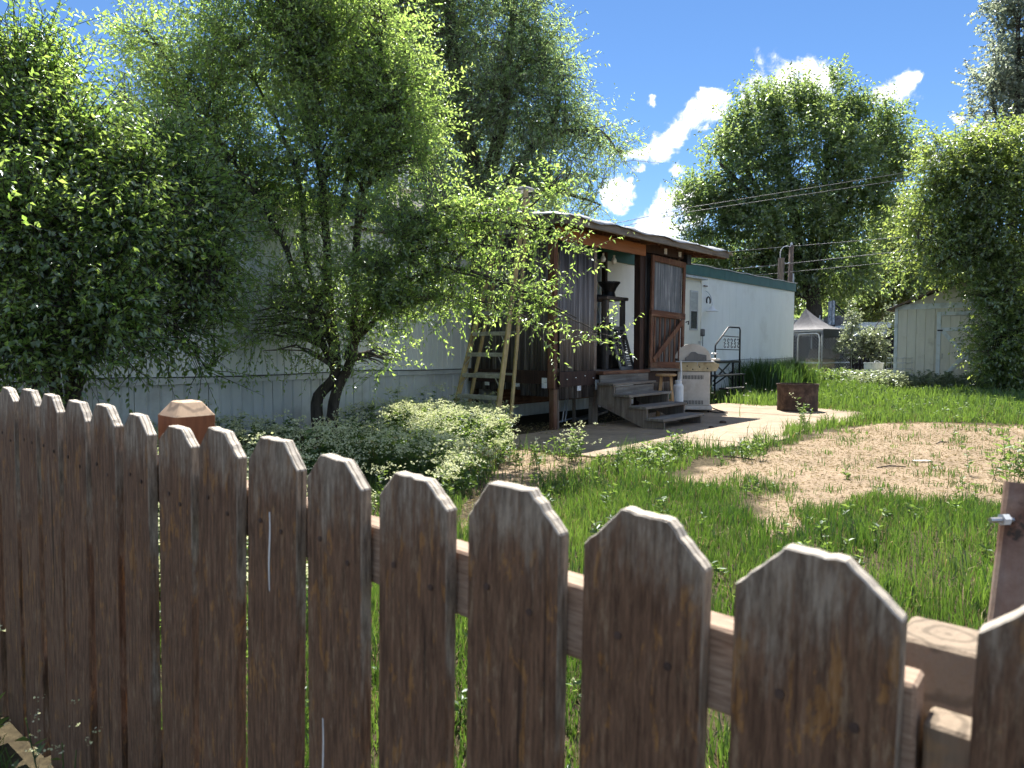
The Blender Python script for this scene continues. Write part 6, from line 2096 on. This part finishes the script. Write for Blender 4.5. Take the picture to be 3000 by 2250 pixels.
def weeds(name, label, X, Y, H, g, kind='stuff', cat=None, group=None, leaf='L_weed', **kw):
    (sv, sq), (lv, lt, lr), (fv, ft, fr_) = weed_mesh(X, Y, H, g, **kw)
    c = np.array([X.mean(), Y.mean(), 0.0])
    root = thing(name, label, cat, tuple(c), group=group) if cat else tag(thing(name, label, None, tuple(c)), kind=kind)
    o = np_mesh('stems', sv - c, sq, leaf, rnd=np.full(len(sv), 0.4)); o.parent = root; tag(o, kind='stuff')
    o = np_mesh('leaves', lv - c, lt, leaf, rnd=lr); o.parent = root; tag(o, kind='stuff')
    if fv is not None:
        o = np_mesh('flowers', fv - c, ft, 'L_flower', rnd=fr_); o.parent = root; tag(o, kind='stuff')
    return root


# bed of white-flowering weeds between fence and home
n = 5600
X, Y = gg.uniform(-6, 0.6, n), gg.uniform(2.2, 11.0, n)
k = inpoly(X, Y, WEED) & (np.abs(X / Y) < 0.85)
s, y = to_local(X, Y)
k &= (y < 7.95) & ~((s > 7.6) & (y > 6.2))
dn = vnoise(X, Y, 0.9, 41) * 0.6 + vnoise(X, Y, 2.4, 42) * 0.4
k &= gg.random(n) < np.clip((dn - 0.40) * 6.5, 0.04, 1) * np.where(X < -2.0, 0.55, 1.0)
X, Y, dn = X[k], Y[k], dn[k]
H = (0.12 + 0.24 * np.clip((dn - 0.3) * 2.2, 0, 1) + 0.10 * gg.random(len(X))) * np.where(X < -2.2, 0.75, 1.0) * np.where(gg.random(len(X)) < 0.05, 1.55, 1.0)
weeds('flowering_weeds', 'bed of pale flowering weeds between the fence and the trailer', X, Y, H, gg, flower=0.66, n_leaf=17, n_head=7, head_r=0.038, leaf_l=0.055, leaf_w=0.024)
# low broad-leaved weeds in the turf
n = 2600
X, Y = gg.uniform(-2.0, 12, n), gg.uniform(1.2, 22, n)
k = (np.abs(X / Y) < 0.85) & (gg.random(n) < cover(X, Y)) & ~slab_in(X, Y, 0.05)
X, Y = X[k], Y[k]
weeds('turf_weeds', 'low broad-leaved weeds scattered through the grass', X, Y, 0.07 + 0.12 * gg.random(len(X)) + 0.012 * np.clip(Y - 12, 0, 10), gg, flower=0.03, n_leaf=16, n_head=1, leaf_l=0.07, leaf_w=0.03, lean=0.4, fl_size=0.008, head_r=0.014)
# leafy weeds along the foot of the shed and tub
n = 420
t = gg.random(n)
X = 10.4 + 3.4 * t + gg.normal(size=n) * 0.3
Y = 21.2 - 2.9 * t + gg.normal(size=n) * 0.45
weeds('shed_weeds', 'leafy grey-green weeds along the foot of the shed', X, Y, 0.25 + 0.35 * gg.random(n), gg, flower=0.1, n_leaf=20, leaf_l=0.09, leaf_w=0.045, leaf='L_grey')
n = 260
t = gg.random(n)
X = 8.6 + 3.0 * t + gg.normal(size=n) * 0.3
Y = 24.4 - 1.2 * t + gg.normal(size=n) * 0.5
weeds('kennel_weeds', 'pale leafy weeds in front of the kennel and tub', X, Y, 0.25 + 0.3 * gg.random(n), gg, flower=0.1, n_leaf=20, leaf_l=0.10, leaf_w=0.05)
# single plants one can pick out
SINGLE = [(1440, 1255, 46, 0.42, 0.34, 'tall flowering weed growing at the ladder feet', 0.8), (1680, 1352, 16, 0.20, 0.34, 'bushy flowering weed alone at the sandy patio edge', 0.7),
          (1560, 1372, 14, 0.26, 0.26, 'low dark-leaved weed on the dappled path', 0.1), (1625, 1345, 7, 0.12, 0.22, 'small sparse weed between two bushier weeds on the path', 0.0),
          (1880, 1385, 26, 0.30, 0.30, 'broad bright green weed at the near patio corner', 0.1), (2350, 1240, 9, 0.14, 0.42, 'spindly weed in front of the fire ring', 0.3),
          (2200, 1345, 20, 0.25, 0.26, 'leafy weed tuft on the patio front edge', 0.1), (1990, 1340, 18, 0.25, 0.30, 'leafy weed halfway along the patio front edge', 0.1)]
for px, py, n, rad, h, lab, fl in SINGLE:
    c = G(px, py)
    X, Y = c.x + gg.normal(size=n) * rad * 0.45, c.y + gg.normal(size=n) * rad * 0.45
    weeds('weed_plant', lab, X, Y, h * (0.6 + 0.6 * gg.random(n)), gg, cat='weed', group='weeds round the patio', flower=fl, n_leaf=14, n_head=3, leaf_l=0.06, leaf_w=0.024)
c = G(2985, 1425)
n = 22
X, Y = c.x + gg.normal(size=n) * 0.12, c.y + gg.normal(size=n) * 0.3
weeds('weed_plant', 'tall leafy weed at the right edge of the bare dirt', X, Y, 0.25 + 0.3 * gg.random(n), gg, cat='weed', group='weeds round the patio', flower=0.1, n_leaf=18, n_head=2, leaf_l=0.07, leaf_w=0.022)
c = G(2935, 1800)
n = 110
X, Y = c.x + gg.normal(size=n) * 0.07, c.y + gg.normal(size=n) * 0.16
v, t = blades(X, Y, 0.14 + 0.30 * gg.random(n), 0.006 * np.ones(n), gg, 0.8)
o = np_mesh('long_grass_tuft', v - np.array([c.x, c.y, 0]), t, 'L_grass', rnd=np.repeat(np.clip(0.4 + 0.25 * gg.normal(size=n), 0, 1), 5))
o.location = (c.x, c.y, 0)
tag(o, 'tuft of long reedy grass beside the pipe post', 'grass tuft')
# dandelion heads by the grill
n = 26
c = G(2150, 1180)
X, Y = c.x + gg.normal(size=n) * 0.8, c.y + gg.normal(size=n) * 0.45
(sv, sq), _, (fv, ft, fr_) = weed_mesh(X, Y, 0.22 + 0.16 * gg.random(n), gg, n_leaf=1, n_head=1, flower=0.8, fl_size=0.02, head_r=0.02)
root = tag(thing('dandelions', 'dandelion seed heads in the grass behind the grill', None, tuple(c)), kind='stuff')
cc = np.array(tuple(c))
o = np_mesh('stems', sv - cc, sq, 'L_dry', rnd=np.full(len(sv), 0.5)); o.parent = root; tag(o, kind='stuff')
o = np_mesh('seed_heads', fv - cc, ft, 'L_seed', rnd=fr_); o.parent = root; tag(o, kind='stuff')
# weeds outside the fence at the bottom left corner
X, Y = np.array([-0.985, -0.95, -1.02, -0.93]), np.array([1.50, 1.47, 1.53, 1.42])
weeds('roadside_weed', 'small flowering weed on the near side of the fence at bottom left', X, Y, np.array([0.13, 0.10, 0.11, 0.08]) + 0.26, gg, cat='weed', flower=1.0, n_leaf=14, n_head=6, leaf_l=0.035, leaf_w=0.014, fl_size=0.005, head_r=0.014)
# dry chips and straw over the bare dirt
n = 70000
X, Y = gg.uniform(-0.5, 11, n), gg.uniform(4.2, 12.5, n)
k = (inpoly(X, Y, DIRT) | inpoly(X, Y, BARE2) | inpoly(X, Y, PATH)) & ~slab_in(X, Y, -0.02) & (np.abs(X / Y) < 0.8)
X, Y = X[k], Y[k]
a = gg.random(len(X)) * 2 * np.pi
P = np.stack([X, Y, ground_z(X, Y) + 0.006 + 0.008 * gg.random(len(X))], -1)
D = np.stack([np.cos(a), np.sin(a), gg.normal(size=len(X)) * 0.15], -1)
ln = 0.018 + 0.05 * gg.random(len(X)) ** 2.5
v, t = leaves_np(P, D, ln, 0.005 + 0.005 * gg.random(len(X)), gg, 0.3, 0.05)
o = np_mesh('dry_straw', v, t, 'L_dry', rnd=np.repeat(gg.random(len(X)), 4))
tag(o, 'dry straw and chips lying on the bare dirt', None, kind='stuff')
# dead leaves and crumbs under the porch
n = 900
ss, yy_ = gg.uniform(7.5, 11.5, n), gg.uniform(5.95, 7.2, n)
XY = np.array([tuple(Lw(a_, b_)) for a_, b_ in zip(ss, yy_)])
P = np.stack([XY[:, 0], XY[:, 1], np.where(slab_in(XY[:, 0], XY[:, 1]), 0.02, ground_z(XY[:, 0], XY[:, 1]) + 0.008)], -1)
D = unit(gg.normal(size=(n, 3)) * np.array([1, 1, 0.25]))
v, t = leaves_np(P, D, 0.02 + 0.03 * gg.random(n), 0.01 + 0.012 * gg.random(n), gg)
o = np_mesh('leaf_litter', v, t, 'L_dry', rnd=np.repeat(gg.random(n), 4))
tag(o, 'dead leaf litter on the ground under the porch edge', None, kind='stuff')
